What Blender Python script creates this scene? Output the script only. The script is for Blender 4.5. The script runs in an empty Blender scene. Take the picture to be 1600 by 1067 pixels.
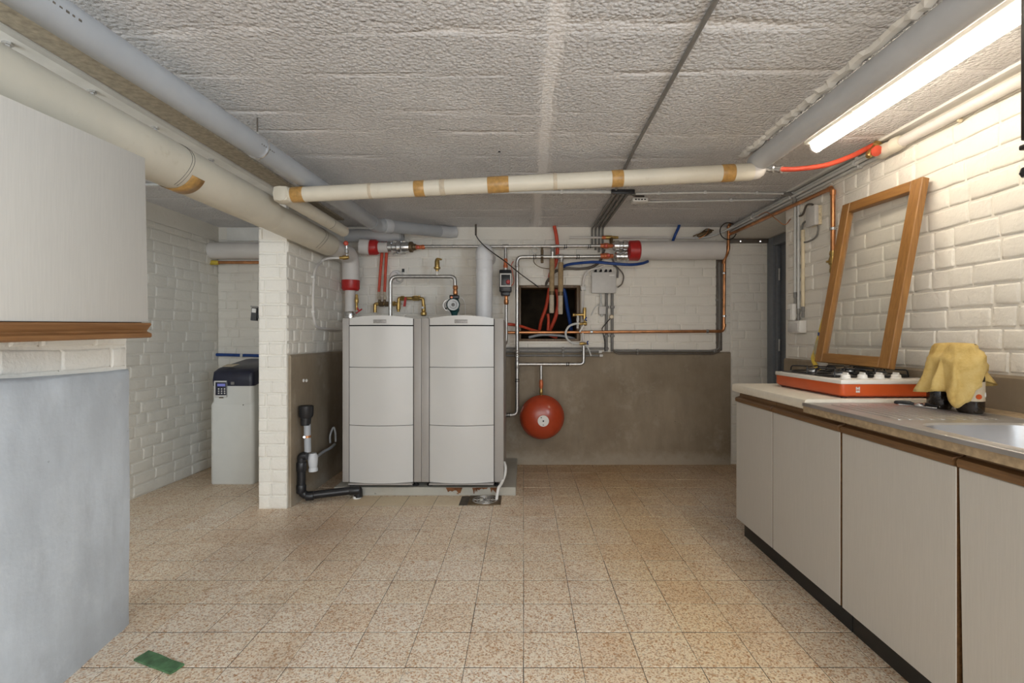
import bpy, bmesh, math, random
from mathutils import Vector, Matrix
random.seed(7)
R = math.radians
S = bpy.context.scene
C = S.collection

# ------------------------------------------------------------------ camera, world, lights, exposure
FPX, CX, CY, EYE = 772.0, 818.0, 528.0, 1.11
cam_d = bpy.data.cameras.new('camera'); cam = bpy.data.objects.new('camera', cam_d); C.objects.link(cam)
cam.location = (0, 0, EYE); cam.rotation_euler = (R(90), 0, 0)
cam_d.sensor_width = 36; cam_d.lens = FPX / 1600 * 36
cam_d.shift_x = -(CX - 800) / 1600; cam_d.shift_y = -(533.5 - CY) / 1600
cam_d.clip_start = 0.05
S.camera = cam
W = bpy.data.worlds.new('world'); S.world = W; W.use_nodes = True
W.node_tree.nodes['Background'].inputs[0].default_value = (0.75, 0.85, 1.0, 1)
W.node_tree.nodes['Background'].inputs[1].default_value = 0.6
def area(name, loc, rot, sx, sy, power, col):
    d = bpy.data.lights.new(name, 'AREA'); d.shape = 'RECTANGLE'; d.size = sx; d.size_y = sy
    d.energy = power; d.color = col
    o = bpy.data.objects.new(name, d); C.objects.link(o); o.location = loc; o.rotation_euler = rot
    return o
# daylight entering by the window in the right wall behind the photographer and by the window of the side passage
area('daylight_side_window', (1.83, -1.15, 1.40), (0, R(90), 0), 1.1, 1.7, 88, (0.70, 0.85, 1.0))
area('rear_fill_light', (-.1, -2.50, 1.10), (R(90), 0, 0), 2.7, 1.7, 58, (1.0, 0.975, 0.94))  # added fill to brighten back wall and boilers, set as a rear opening
area('daylight_passage_window', (-2.2, 0.28, 1.35), (R(90), 0, 0), 0.7, 0.9, 18, (0.85, 0.93, 1.0))
S.view_settings.view_transform = 'Standard'; S.view_settings.look = 'None'
S.view_settings.gamma = 1.0; S.view_settings.use_curve_mapping = False
S.view_settings.exposure = 0.0
TUBE_EMIT = 25.0

# ------------------------------------------------------------------ helpers
def P(px, py, Y):
    return Vector(((px - CX) * Y / FPX, Y, EYE - (py - CY) * Y / FPX))

def wloc(o):
    v = Vector((0, 0, 0))
    while o is not None:
        v += o.location; o = o.parent
    return v

def link(name, me, mat, parent=None):
    o = bpy.data.objects.new(name, me); C.objects.link(o)
    if mat is not None and not me.materials: me.materials.append(mat)
    if parent is not None: o.parent = parent
    return o

def obj(name, bm, mat, parent=None, smooth=None):
    """bm in world coordinates; becomes a child of an unrotated parent"""
    me = bpy.data.meshes.new(name)
    bmesh.ops.recalc_face_normals(bm, faces=bm.faces)
    bm.to_mesh(me); bm.free()
    if parent is not None:
        me.transform(Matrix.Translation(-wloc(parent)))
    if smooth is not None:
        for p in me.polygons: p.use_smooth = True
        if smooth < 180:
            try: me.set_sharp_from_angle(angle=R(smooth))
            except Exception: pass
    return link(name, me, mat, parent)

def tag(o, label, cat, group=None, kind=None):
    o['label'] = label; o['category'] = cat
    if group: o['group'] = group
    if kind: o['kind'] = kind
    return o

def thing(name, label, cat, loc=(0, 0, 0), group=None):
    o = bpy.data.objects.new(name, None); C.objects.link(o); o.location = loc
    o.empty_display_size = 0.05
    return tag(o, label, cat, group)

def NB(): return bmesh.new()

def box(bm, lo, hi, bev=0, seg=2):
    lo, hi = Vector(lo), Vector(hi)
    r = bmesh.ops.create_cube(bm, size=1)
    vs = r['verts']
    for v in vs: v.co = Vector(((lo[i] + hi[i]) / 2 + v.co[i] * (hi[i] - lo[i]) for i in range(3)))
    if bev:
        es = list({e for v in vs for e in v.link_edges})
        bmesh.ops.bevel(bm, geom=es, offset=bev, segments=seg, affect='EDGES', profile=0.5)
    return bm

def B1(name, lo, hi, mat, parent=None, bev=0, smooth=None):
    return obj(name, box(NB(), lo, hi, bev), mat, parent, 40 if bev and smooth is None else smooth)

def fillet(pts, rad, n=5):
    pts = [Vector(p) for p in pts]
    out = [pts[0]]
    for i in range(1, len(pts) - 1):
        a, b, c = pts[i - 1], pts[i], pts[i + 1]
        d = min(rad, (a - b).length * .49, (c - b).length * .49)
        p, q = b + (a - b).normalized() * d, b + (c - b).normalized() * d
        for k in range(n + 1):
            t = k / n
            out.append(p * (1 - t) ** 2 + b * 2 * t * (1 - t) + q * t * t)
    out.append(pts[-1])
    return out

def smoothpts(pts, n=8):
    pts = [Vector(p) for p in pts]
    q = [pts[0] * 2 - pts[1]] + pts + [pts[-1] * 2 - pts[-2]]
    out = []
    for i in range(1, len(q) - 2):
        for k in range(n):
            t = k / n
            a, b, c, d = q[i - 1], q[i], q[i + 1], q[i + 2]
            out.append(0.5 * (2 * b + (c - a) * t + (2 * a - 5 * b + 4 * c - d) * t * t + (3 * b - a - 3 * c + d) * t ** 3))
    out.append(pts[-1])
    return out

def sweep(bm, pts, rad, n=12, cap=True):
    """rad: a number or a list; circle swept along a polyline"""
    pts = [Vector(p) for p in pts]
    if not isinstance(rad, (list, tuple)): rad = [rad] * len(pts)
    rings = []; up = None
    for i, p in enumerate(pts):
        a = pts[max(i - 1, 0)]; b = pts[min(i + 1, len(pts) - 1)]
        t = (b - a)
        if t.length < 1e-9: t = Vector((0, 0, 1))
        t.normalize()
        if up is None:
            up = Vector((0, 0, 1)) if abs(t.z) < .9 else Vector((1, 0, 0))
        u = up - t * up.dot(t)
        if u.length < 1e-6: u = t.orthogonal()
        u.normalize(); up = u
        w = t.cross(u)
        rings.append([bm.verts.new(p + (u * math.cos(2 * math.pi * k / n) + w * math.sin(2 * math.pi * k / n)) * rad[i]) for k in range(n)])
    for A, B in zip(rings, rings[1:]):
        for k in range(n):
            bm.faces.new((A[k], A[(k + 1) % n], B[(k + 1) % n], B[k]))
    if cap:
        bm.faces.new(rings[0][::-1]); bm.faces.new(rings[-1])
    return bm

def tube(name, pts, r, mat, parent=None, bend=0.03, n=12):
    return obj(name, sweep(NB(), fillet(pts, bend), r, n), mat, parent, 50)

def hose(name, pts, r, mat, parent=None, n=10, k=8):
    return obj(name, sweep(NB(), smoothpts(pts, k), r, n), mat, parent, 60)

def lathe(bm, p0, p1, prof, n=20):
    """prof: (fraction along p0->p1, radius)"""
    p0, p1 = Vector(p0), Vector(p1)
    t = (p1 - p0).normalized(); u = t.orthogonal().normalized(); w = t.cross(u)
    rings = []
    for f, r in prof:
        c = p0.lerp(p1, f)
        rings.append([bm.verts.new(c + (u * math.cos(2 * math.pi * k / n) + w * math.sin(2 * math.pi * k / n)) * max(r, 1e-4)) for k in range(n)])
    for A, B in zip(rings, rings[1:]):
        for k in range(n):
            bm.faces.new((A[k], A[(k + 1) % n], B[(k + 1) % n], B[k]))
    bm.faces.new(rings[0][::-1]); bm.faces.new(rings[-1])
    return bm

def L1(name, p0, p1, prof, mat, parent=None, n=20, sm=35):
    return obj(name, lathe(NB(), p0, p1, prof, n), mat, parent, sm)

def prism(bm, poly, axis, a, b):
    """poly: 2-D points; axis 0/1/2 is the extrusion axis; the other two take the points in order"""
    o = [i for i in range(3) if i != axis]
    def mk(p, s):
        v = [0, 0, 0]; v[o[0]] = p[0]; v[o[1]] = p[1]; v[axis] = s; return bm.verts.new(v)
    A = [mk(p, a) for p in poly]; Bv = [mk(p, b) for p in poly]
    n = len(poly)
    for k in range(n): bm.faces.new((A[k], A[(k + 1) % n], Bv[(k + 1) % n], Bv[k]))
    bm.faces.new(A[::-1]); bm.faces.new(Bv)
    return bm

# ------------------------------------------------------------------ materials
class NT:
    def __init__(s, name):
        s.m = bpy.data.materials.new(name); s.m.use_nodes = True
        s.t = s.m.node_tree; s.p = s.t.nodes['Principled BSDF']
    def n(s, typ, **kw):
        nd = s.t.nodes.new(typ)
        for k, v in kw.items():
            if k.startswith('i_'):
                key = k[2:]; key = int(key) if key.isdigit() else key.replace('_', ' ')
                if isinstance(v, bpy.types.NodeSocket): s.t.links.new(v, nd.inputs[key])
                else: nd.inputs[key].default_value = v
            else: setattr(nd, k, v)
        return nd
    def l(s, a, b): s.t.links.new(a, b)
    def coord(s, which='Object'): return s.n('ShaderNodeTexCoord').outputs[which]
    def pos(s): return s.n('ShaderNodeNewGeometry').outputs['Position']
    def noise(s, vec, scale, detail=4, rough=.55):
        return s.n('ShaderNodeTexNoise', i_Vector=vec, i_Scale=scale, i_Detail=detail, i_Roughness=rough).outputs['Fac']
    def vor(s, vec, scale, feature='F1', out='Distance'):
        nd = s.n('ShaderNodeTexVoronoi', i_Vector=vec, i_Scale=scale); nd.feature = feature
        return nd.outputs[out]
    def ramp(s, fac, stops):
        nd = s.n('ShaderNodeValToRGB', i_Fac=fac); e = nd.color_ramp.elements
        while len(e) < len(stops): e.new(0.5)
        for k, (p, c) in enumerate(stops):
            e[k].position = p; e[k].color = (*c, 1) if len(c) == 3 else c
        return nd.outputs['Color']
    def mix(s, fac, a, b, mode='MIX'):
        nd = s.n('ShaderNodeMix', data_type='RGBA'); nd.blend_type = mode
        for sock, v in ((nd.inputs[0], fac), (nd.inputs[6], a), (nd.inputs[7], b)):
            if isinstance(v, bpy.types.NodeSocket): s.l(v, sock)
            elif isinstance(v, (int, float)): sock.default_value = v
            else: sock.default_value = (*v, 1)
        return nd.outputs[2]
    def math(s, op, a, b=0.0, c=0.0):
        nd = s.n('ShaderNodeMath', operation=op)
        for k, v in enumerate((a, b, c)):
            if isinstance(v, bpy.types.NodeSocket): s.l(v, nd.inputs[k])
            else: nd.inputs[k].default_value = v
        return nd.outputs[0]
    def bump(s, h, strength=.3, dist=.01):
        nd = s.n('ShaderNodeBump', i_Height=h, i_Strength=strength, i_Distance=dist)
        s.l(nd.outputs[0], s.p.inputs['Normal'])
    def col(s, c):
        if isinstance(c, bpy.types.NodeSocket): s.l(c, s.p.inputs['Base Color'])
        else: s.p.inputs['Base Color'].default_value = (*c, 1)
    def set(s, **kw):
        for k, v in kw.items():
            s.p.inputs[k.replace('_', ' ')].default_value = v
        return s

def simple(name, c, rough=.5, metal=0.0, var=.12, scale=30, bump=0.0, spec=.5):
    a = NT(name); f = a.noise(a.pos(), scale)
    d = tuple(x * (1 - var) for x in c); u = tuple(min(1, x * (1 + var)) for x in c)
    a.col(a.ramp(f, [(.3, d), (.7, u)])); a.set(Roughness=rough, Metallic=metal, Specular_IOR_Level=spec)
    if bump: a.bump(f, bump, .004)
    return a.m

M = {}
# white painted brick: thick uneven paint
def m_brick(name, c):
    a = NT(name); p = a.pos()
    rnd = a.n('ShaderNodeObjectInfo').outputs['Random']
    big = a.noise(p, 1.7, 3); mid = a.noise(p, 14, 5, .6); fine = a.noise(p, 70, 3)
    base = a.ramp(big, [(.3, tuple(x * .93 for x in c)), (.7, c)])
    base = a.mix(a.math('MULTIPLY', rnd, .10), base, tuple(x * .72 for x in c))
    base = a.mix(a.ramp(mid, [(.62, (0, 0, 0)), (.8, (.35, .35, .35))]), base, (c[0] * .72, c[1] * .66, c[2] * .56))
    a.col(base); a.set(Roughness=.6)
    h = a.math('ADD', a.math('MULTIPLY', mid, 1.0), a.math('MULTIPLY', fine, .35))
    a.bump(h, .8, .008)
    return a.m
M['brick'] = m_brick('white_painted_brick', (.86, .815, .73))
# cement render
def m_cement(name, c, warm, pale, foot=None):
    a = NT(name); p = a.pos()
    st = a.n('ShaderNodeMapping', i_Vector=p, i_Scale=(1, 1, .3)).outputs[0]
    f = a.noise(st, 9, 6, .65); g = a.noise(p, 1.9, 5, .6); h = a.noise(p, 60, 4); b = a.noise(p, 4.5, 6, .7)
    col = a.ramp(f, [(.25, tuple(x * .80 for x in c)), (.5, c), (.75, tuple(min(1, x * 1.16) for x in c))])
    col = a.mix(a.ramp(g, [(.42, (0, 0, 0)), (.68, (.75, .75, .75))]), col, warm)
    col = a.mix(a.ramp(b, [(.56, (0, 0, 0)), (.74, (.6, .6, .6))]), col, pale)
    # lime bloom creeping up from the floor, damp edge with a shape of its own
    z = a.n('ShaderNodeSeparateXYZ', i_0=p).outputs['Z']
    lime = a.ramp(a.math('ADD', z, a.math('MULTIPLY', b, .34)), [(.20, (.7, .7, .7)), (.30, (0, 0, 0))])
    col = a.mix(lime, col, foot or pale)
    sp = a.ramp(a.noise(p, 26, 2), [(.74, (0, 0, 0)), (.78, (.6, .6, .6))])
    col = a.mix(sp, col, tuple(x * .45 for x in c))
    a.col(col); a.set(Roughness=.75); a.bump(a.math('ADD', a.math('MULTIPLY', h, .6), f), .3, .005)
    return a.m
M['cement'] = m_cement('brown_grey_cement', (.31, .25, .178), (.20, .15, .095), (.43, .37, .29))
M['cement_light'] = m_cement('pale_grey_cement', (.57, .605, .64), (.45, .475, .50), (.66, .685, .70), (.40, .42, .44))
# ceiling: rough stippled concrete, smooth board joints across and one lengthwise
a = NT('stippled_white_ceiling'); p = a.pos()
sx = a.n('ShaderNodeSeparateXYZ', i_0=p)
wob = a.math('MULTIPLY', a.noise(p, 3.5, 3), .05)
yy = a.math('ADD', sx.outputs['Y'], wob)
wob2 = a.math('MULTIPLY', a.noise(a.n('ShaderNodeMapping', i_Vector=p, i_Scale=(.25, 3.1, 1)).outputs[0], 1.0, 1), .22)
band = a.math('PINGPONG', a.math('ADD', a.math('ADD', yy, wob2), -1.70), .135)
brk = a.ramp(a.noise(a.n('ShaderNodeMapping', i_Vector=p, i_Scale=(1, 4, 1)).outputs[0], 1.9, 3), [(.42, (1, 1, 1)), (.6, (0, 0, 0))])
bm_ = a.math('MAXIMUM', a.ramp(a.math('MULTIPLY', band, 7.4), [(.04, (.0, .0, .0)), (.2, (1, 1, 1))]), brk)
xb = a.math('ABSOLUTE', a.math('ADD', a.math('ADD', sx.outputs['X'], wob), -.13))
xm = a.ramp(a.math('MULTIPLY', xb, 10), [(.22, (0, 0, 0)), (.5, (1, 1, 1))])
pm = a.ramp(a.noise(p, 2.3, 3), [(.3, (.6, .6, .6)), (.62, (1, 1, 1))])
mask = a.math('MULTIPLY', a.math('MULTIPLY', bm_, xm), pm)
st1 = a.vor(p, 66); st2 = a.noise(p, 110, 4, .7); st3 = a.noise(a.n('ShaderNodeMapping', i_Vector=p, i_Scale=(1, 2.2, 1)).outputs[0], 30, 4, .65)
h = a.math('ADD', a.math('MULTIPLY', a.math('SUBTRACT', 1.0, st1), .8), a.math('ADD', a.math('MULTIPLY', st2, .5), st3))
h = a.math('MULTIPLY', h, a.math('ADD', a.math('MULTIPLY', mask, .75), .28))
h = a.math('ADD', h, a.math('MULTIPLY', bm_, .08))
cc = a.ramp(a.noise(p, 1.6, 4), [(.3, (.90, .87, .855)), (.7, (.95, .935, .925))])
cc = a.mix(a.ramp(a.noise(p, 6, 5, .7), [(.62, (0, 0, 0)), (.8, (.25, .25, .25))]), cc, (.62, .56, .52))
spk = a.noise(p, 95, 3, .75)
cc = a.mix(a.ramp(spk, [(.38, (.30, .30, .30)), (.56, (0, 0, 0))]), cc, (.66, .62, .60))
a.col(cc); a.set(Roughness=.7); a.bump(h, 1.0, .024)
M['ceiling'] = a.m
# terrazzo tile
def m_terrazzo(name, base, plain=False):
    a = NT(name); p = a.pos(); rnd = a.n('ShaderNodeObjectInfo').outputs['Random']
    v = a.n('ShaderNodeTexVoronoi', i_Vector=p, i_Scale=190); v2 = a.n('ShaderNodeTexVoronoi', i_Vector=p, i_Scale=95)
    chips = a.ramp(a.n('ShaderNodeSeparateColor', i_0=v.outputs['Color']).outputs[0],
                   [(.0, (.40, .18, .07)), (.16, (.54, .30, .14)), (.30, (.80, .65, .50)), (.5, (.95, .89, .79)), (.85, (.92, .84, .74)), (1, (.33, .23, .16))])
    chips2 = a.ramp(a.n('ShaderNodeSeparateColor', i_0=v2.outputs['Color']).outputs[1],
                    [(.0, (.50, .26, .12)), (.2, (.76, .54, .35)), (.36, (.94, .87, .77)), (.8, (.96, .90, .81)), (1, (.72, .57, .44))])
    c = a.mix(.28, chips, chips2)
    c = a.mix(.05 if not plain else .85, c, base)
    tint = a.ramp(rnd, [(0, (.95, .87, .77)), (.3, (1, .955, .87)), (.7, (1, .975, .93)), (1, (.97, .92, .82))])
    c = a.mix(1.0, c, tint, 'MULTIPLY')
    # worn yellow film and grey soiling, with shapes of their own
    sp = a.n('ShaderNodeSeparateXYZ', i_0=p)
    n1 = a.noise(p, 1.3, 5, .65); n2 = a.noise(p, 5, 5, .7)
    dx = a.math('ABSOLUTE', a.math('ADD', sp.outputs['X'], -.72)); 
    ye = a.math('MULTIPLY', a.ramp(a.math('ADD', dx, a.math('MULTIPLY', n1, .8)), [(.40, (1, 1, 1)), (1.0, (0, 0, 0))]), .7)
    c = a.mix(ye, c, a.mix(1.0, c, (1.0, .88, .64), 'MULTIPLY'))
    di = a.ramp(a.math('ADD', a.math('MULTIPLY', n2, .6), a.math('MULTIPLY', n1, .6)), [(.62, (0, 0, 0)), (.82, (.65, .65, .65))])
    c = a.mix(di, c, a.mix(1.0, c, (.62, .55, .48), 'MULTIPLY'))
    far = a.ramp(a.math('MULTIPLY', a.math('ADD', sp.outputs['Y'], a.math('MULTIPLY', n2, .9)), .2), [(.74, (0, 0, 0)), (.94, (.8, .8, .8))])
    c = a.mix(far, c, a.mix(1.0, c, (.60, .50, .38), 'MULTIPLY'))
    dv = a.n('ShaderNodeVectorMath', operation='DISTANCE', i_0=a.n('ShaderNodeMapping', i_Vector=p, i_Location=(.62, -1.6, 0), i_Scale=(.5, .56, 0)).outputs[0])
    so = a.ramp(a.math('ADD', dv.outputs['Value'], a.math('MULTIPLY', n2, .55)), [(.30, (.75, .75, .75)), (.62, (0, 0, 0))])
    c = a.mix(so, c, a.mix(1.0, c, (.60, .52, .46), 'MULTIPLY'))
    ru = a.ramp(a.noise(p, 9, 3), [(.70, (0, 0, 0)), (.74, (.5, .5, .5))])
    c = a.mix(ru, c, (.45, .24, .08))
    a.col(c); a.set(Roughness=.45)
    a.bump(a.noise(p, 160, 2), .06, .002)
    return a.m
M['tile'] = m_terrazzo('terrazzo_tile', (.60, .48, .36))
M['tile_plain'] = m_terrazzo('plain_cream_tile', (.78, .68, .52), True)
M['grout'] = simple('dark_tile_joint', (.085, .07, .055), .9, var=.4)
M['dark'] = simple('dark_void', (.03, .025, .02), .9)
M['earth'] = simple('dark_cavity_earth', (.05, .035, .02), .95, var=.5, scale=6, bump=.5)
def m_pale_laminate(name, c):
    a = NT(name); p = a.pos()
    st = a.n('ShaderNodeMapping', i_Vector=p, i_Scale=(1, 1, .035)).outputs[0]
    f = a.noise(st, 330, 3, .6); g = a.noise(p, 3, 2)
    k = a.ramp(f, [(.3, tuple(x * .92 for x in c)), (.7, c)])
    a.col(a.mix(a.math('MULTIPLY', g, .25), k, tuple(x * .9 for x in c))); a.set(Roughness=.42); a.bump(f, .12, .001)
    return a.m
M['laminate'] = m_pale_laminate('cream_grained_laminate', (.575, .545, .495))
def m_wood(name, c, d, axis, scale=9):
    a = NT(name); p = a.pos()
    sc = [1, 1, 1]; sc[axis] = .06
    st = a.n('ShaderNodeMapping', i_Vector=p, i_Scale=tuple(sc)).outputs[0]
    f = a.noise(st, scale * 12, 5, .6); g = a.noise(st, scale * 2, 3)
    a.col(a.mix(a.ramp(g, [(.35, (0, 0, 0)), (.7, (.6, .6, .6))]), a.ramp(f, [(.3, d), (.65, c)]), d)); a.set(Roughness=.42)
    a.bump(f, .12, .002)
    return a.m
M['wood_brown'] = m_wood('brown_varnished_wood', (.235, .125, .05), (.12, .06, .025), 1)
M['wood_y'] = m_wood('golden_oak_along_y', (.35, .172, .048), (.23, .105, .028), 1)
M['wood_z'] = m_wood('golden_oak_along_z', (.35, .172, .048), (.23, .105, .028), 2)
M['wood_mid'] = m_wood('mid_brown_wood', (.30, .15, .06), (.19, .085, .03), 1)
M['wood_old'] = m_wood('old_raw_wood', (.22, .14, .07), (.10, .06, .03), 2)
M['worktop'] = simple('cream_worktop', (.74, .68, .57), .4, var=.05)
M['chipboard'] = simple('beige_board_edge', (.38, .28, .17), .7, var=.25, scale=60)
M['plinth_black'] = simple('black_plinth', (.015, .015, .014), .5)
a = NT('brushed_stainless'); p = a.pos()
f = a.noise(a.n('ShaderNodeMapping', i_Vector=p, i_Scale=(1, .05, 1)).outputs[0], 160, 3); g = a.noise(p, 8, 5, .7)
a.col(a.ramp(a.noise(p, 3, 3), [(.35, (.60, .60, .62)), (.7, (.47, .45, .43))])); a.set(Metallic=.95)
a.l(a.ramp(a.math('ADD', a.math('MULTIPLY', g, .7), a.math('MULTIPLY', f, .3)), [(.3, (.36, .36, .36)), (.7, (.46, .46, .46))]), a.p.inputs['Roughness'])
M['steel'] = a.m
M['galv'] = simple('galvanised_pipe_metal', (.52, .51, .49), .34, .85, .15, 60)
M['silver'] = simple('bright_cast_metal', (.70, .70, .70), .25, .95, .2, 40, .2)
M['copper'] = simple('copper_metal', (.62, .29, .13), .33, .9, .28, 14)
M['brass'] = simple('brass_metal', (.50, .34, .12), .35, .85, .3, 40)
M['bronze'] = simple('dark_bronze_metal', (.16, .11, .06), .5, .6, .3, 40)
M['orange_copper'] = simple('orange_valve_body', (.60, .17, .07), .4, .35, .2, 60)
M['red'] = simple('red_plastic', (.46, .022, .02), .38, 0, .12)
M['red_hose'] = simple('red_hose_rubber', (.60, .075, .035), .5, 0, .12)
M['vessel_red'] = simple('vessel_red_paint', (.42, .055, .018), .22, 0, .06)
M['blue'] = simple('blue_plastic', (.012, .055, .24), .4, 0, .2)
M['pvc'] = simple('grey_pvc', (.40, .415, .435), .38, 0, .05, 8)
M['pvc_light'] = simple('pale_grey_pvc', (.56, .57, .585), .42, 0, .06, 8)
M['duct'] = simple('white_flue_plastic', (.74, .74, .75), .35, 0, .03)
def m_lag(name, c):
    a = NT(name); p = a.pos(); g = a.noise(p, 3.5, 5, .6); d = a.noise(p, 22, 4, .6)
    k = a.ramp(g, [(.3, tuple(x * .88 for x in c)), (.7, c)])
    k = a.mix(a.ramp(d, [(.62, (0, 0, 0)), (.8, (.3, .3, .3))]), k, (c[0] * .6, c[1] * .52, c[2] * .4))
    a.col(k); a.set(Roughness=.5); a.bump(g, .25, .01)
    return a.m
M['lagging'] = m_lag('cream_pipe_lagging', (.72, .66, .54))
M['lagging_white'] = m_lag('white_pipe_lagging', (.74, .70, .66))
M['lag_brown'] = simple('brown_foam_lagging', (.36, .25, .13), .75, 0, .2, 30, .3)
M['lag_pale'] = simple('pale_foam_lagging', (.50, .43, .33), .75, 0, .15, 30, .3)
M['tape'] = simple('brown_packing_tape', (.46, .26, .08), .35, 0, .22, 50)
M['tape_old'] = simple('faded_tape', (.55, .46, .34), .5, 0, .15, 50)
M['white'] = simple('white_plastic', (.78, .76, .72), .4, 0, .03)
M['boiler_white'] = simple('white_enamel_panel', (.60, .585, .56), .33, 0, .02, 3)
M['boiler_grey'] = simple('grey_enamel_panel', (.36, .335, .31), .4, 0, .04, 5)
M['badge'] = simple('grey_badge', (.30, .285, .27), .4, .2, .3, 260)
M['gap'] = simple('black_gap', (.012, .011, .01), .7)
M['grey_box'] = simple('grey_box_plastic', (.60, .58, .55), .45, 0, .04)
M['conduit'] = simple('grey_conduit', (.20, .19, .175), .45, 0, .1)
M['conduit_pale'] = simple('pale_grey_conduit', (.60, .60, .58), .45, 0, .06)
M['conduit_dark'] = simple('dark_brown_conduit', (.12, .10, .08), .5, 0, .15)
M['black'] = simple('black_plastic', (.016, .016, .018), .35, 0, .2)
M['black_rubber'] = simple('black_cable', (.03, .025, .02), .5, 0, .2)
M['cream_box'] = simple('cream_box_plastic', (.68, .58, .40), .45, 0, .08)
M['concrete_slab'] = m_cement('grey_slab_concrete', (.40, .39, .35), (.32, .26, .17), (.5, .48, .42))
M['rust'] = simple('rusty_stain', (.17, .065, .02), .8, 0, .4, 25)
M['teal'] = simple('teal_pump_paint', (.015, .075, .08), .4, 0, .15)
M['softener'] = simple('pale_grey_plastic_tank', (.66, .655, .61), .4, 0, .03, 6)
M['navy'] = simple('dark_navy_plastic', (.014, .016, .034), .36, 0, .15)
M['orange'] = simple('orange_enamel', (.60, .095, .018), .3, 0, .05, 8)
M['enamel'] = simple('white_cooktop_enamel', (.78, .74, .68), .25, 0, .03)
M['yellow_hose'] = simple('yellow_gas_hose', (.66, .47, .06), .45, 0, .12)
M['yellow'] = simple('yellow_tape', (.62, .45, .05), .45, 0, .2)
a = NT('yellow_chamois_cloth'); p = a.pos(); g = a.noise(p, 16, 5, .65); w1 = a.noise(p, 220, 2)
a.col(a.ramp(g, [(.3, (.44, .28, .075)), (.5, (.60, .42, .14)), (.75, (.68, .52, .22))])); a.set(Roughness=.9); a.bump(a.math('ADD', g, a.math('MULTIPLY', w1, .4)), .5, .006)
M['cloth'] = a.m
M['bottle_dark'] = simple('dark_brown_bottle', (.022, .014, .009), .12, 0, .2)
M['paper'] = simple('cream_label_paper', (.60, .50, .36), .6, 0, .08)
M['glass_green'] = simple('green_glass_piece', (.075, .18, .08), .25, 0, .35, 30)
M['door_grey'] = simple('blue_grey_door_paint', (.20, .215, .235), .45, 0, .08)
M['batten'] = simple('white_batten_paint', (.82, .80, .75), .5, 0, .06, 10, .2)
M['brownrough'] = simple('shaded_rough_plaster', (.42, .36, .27), .9, 0, .25, 40, .6)  # brown tone includes the shade lying on the bare plaster
M['dark_brown'] = simple('dark_brown_cabinet_paint', (.035, .024, .02), .4, 0, .2)
M['screen'] = simple('blue_display', (.25, .27, .75), .3, 0, .05)
M['fix_white'] = simple('white_fixture_metal', (.78, .75, .68), .45, 0, .03)
a = NT('lamp_diffuser'); a.col((.9, .9, .88)); a.p.inputs['Emission Color'].default_value = (1.0, .89, .73, 1); a.p.inputs['Emission Strength'].default_value = TUBE_EMIT
M['lamp'] = a.m
def m_glass(name, tint, gl=.08, haze=.0):
    m = bpy.data.materials.new(name); m.use_nodes = True; t = m.node_tree; t.nodes.clear()
    o = t.nodes.new('ShaderNodeOutputMaterial'); tr = t.nodes.new('ShaderNodeBsdfTransparent'); gy = t.nodes.new('ShaderNodeBsdfGlossy')
    tr.inputs[0].default_value = (*tint, 1); gy.inputs['Roughness'].default_value = .03
    mx = t.nodes.new('ShaderNodeMixShader'); mx.inputs[0].default_value = gl
    t.links.new(tr.outputs[0], mx.inputs[1]); t.links.new(gy.outputs[0], mx.inputs[2])
    df = t.nodes.new('ShaderNodeBsdfDiffuse'); df.inputs[0].default_value = (.75, .74, .7, 1)
    m2 = t.nodes.new('ShaderNodeMixShader'); m2.inputs[0].default_value = haze
    t.links.new(mx.outputs[0], m2.inputs[1]); t.links.new(df.outputs[0], m2.inputs[2]); t.links.new(m2.outputs[0], o.inputs[0])
    return m
M['pane'] = m_glass('dusty_glass', (.97, .97, .96), .03, .07)
M['pet'] = m_glass('clear_bottle_plastic', (.88, .91, .95), .2, .16)

# ------------------------------------------------------------------ the setting
def struct(name, bm, mat, label, cat):
    return tag(obj(name, bm, mat), label, cat, kind='structure')
ZC = 2.085           # ceiling
YB = 4.35            # back wall
XR = 1.80            # right wall
XL = -2.69           # wall of the side passage
YD = 3.39            # near edge of the door recess
XD = 2.16            # door plane

# brick meshes shared by all walls: thickly painted, soft edges
def brick_mesh(L, Hh, seed):
    rn = random.Random(seed)
    xs = [0, .007, L / 2, L - .007, L]; zs = [0, .0075, Hh - .0075, Hh]
    bm = NB(); g = []
    for i, x in enumerate(xs):
        row = []
        for j, z in enumerate(zs):
            edge = i in (0, len(xs) - 1) or j in (0, len(zs) - 1)
            row.append(bm.verts.new((x - L / 2 + rn.uniform(-.003, .003), (-.0012 if edge else -.0085) + rn.uniform(-.0009, .0009), z - Hh / 2 + rn.uniform(-.0022, .0022))))
        g.append(row)
    for i in range(len(xs) - 1):
        for j in range(len(zs) - 1):
            bm.faces.new((g[i][j], g[i + 1][j], g[i + 1][j + 1], g[i][j + 1]))
    ring = [g[i][0] for i in range(len(xs))] + [g[-1][j] for j in range(1, len(zs))] + [g[i][-1] for i in range(len(xs) - 2, -1, -1)] + [g[0][j] for j in range(len(zs) - 2, 0, -1)]
    bk = [bm.verts.new((v.co.x, .006, v.co.z)) for v in ring]
    n = len(ring)
    for k in range(n): bm.faces.new((ring[(k + 1) % n], ring[k], bk[k], bk[(k + 1) % n]))
    me = bpy.data.meshes.new('brick'); bm.to_mesh(me); bm.free()
    for p in me.polygons: p.use_smooth = True
    nv = [Vector((0, 0, 0)) for _ in me.vertices]          # area-weighted normals: flat face, soft rim
    for p in me.polygons:
        for i in p.vertices: nv[i] += p.normal * p.area ** 1.3
    me.normals_split_custom_set_from_vertices([n.normalized() for n in nv])
    me.materials.append(M['brick'])
    return me
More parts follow.
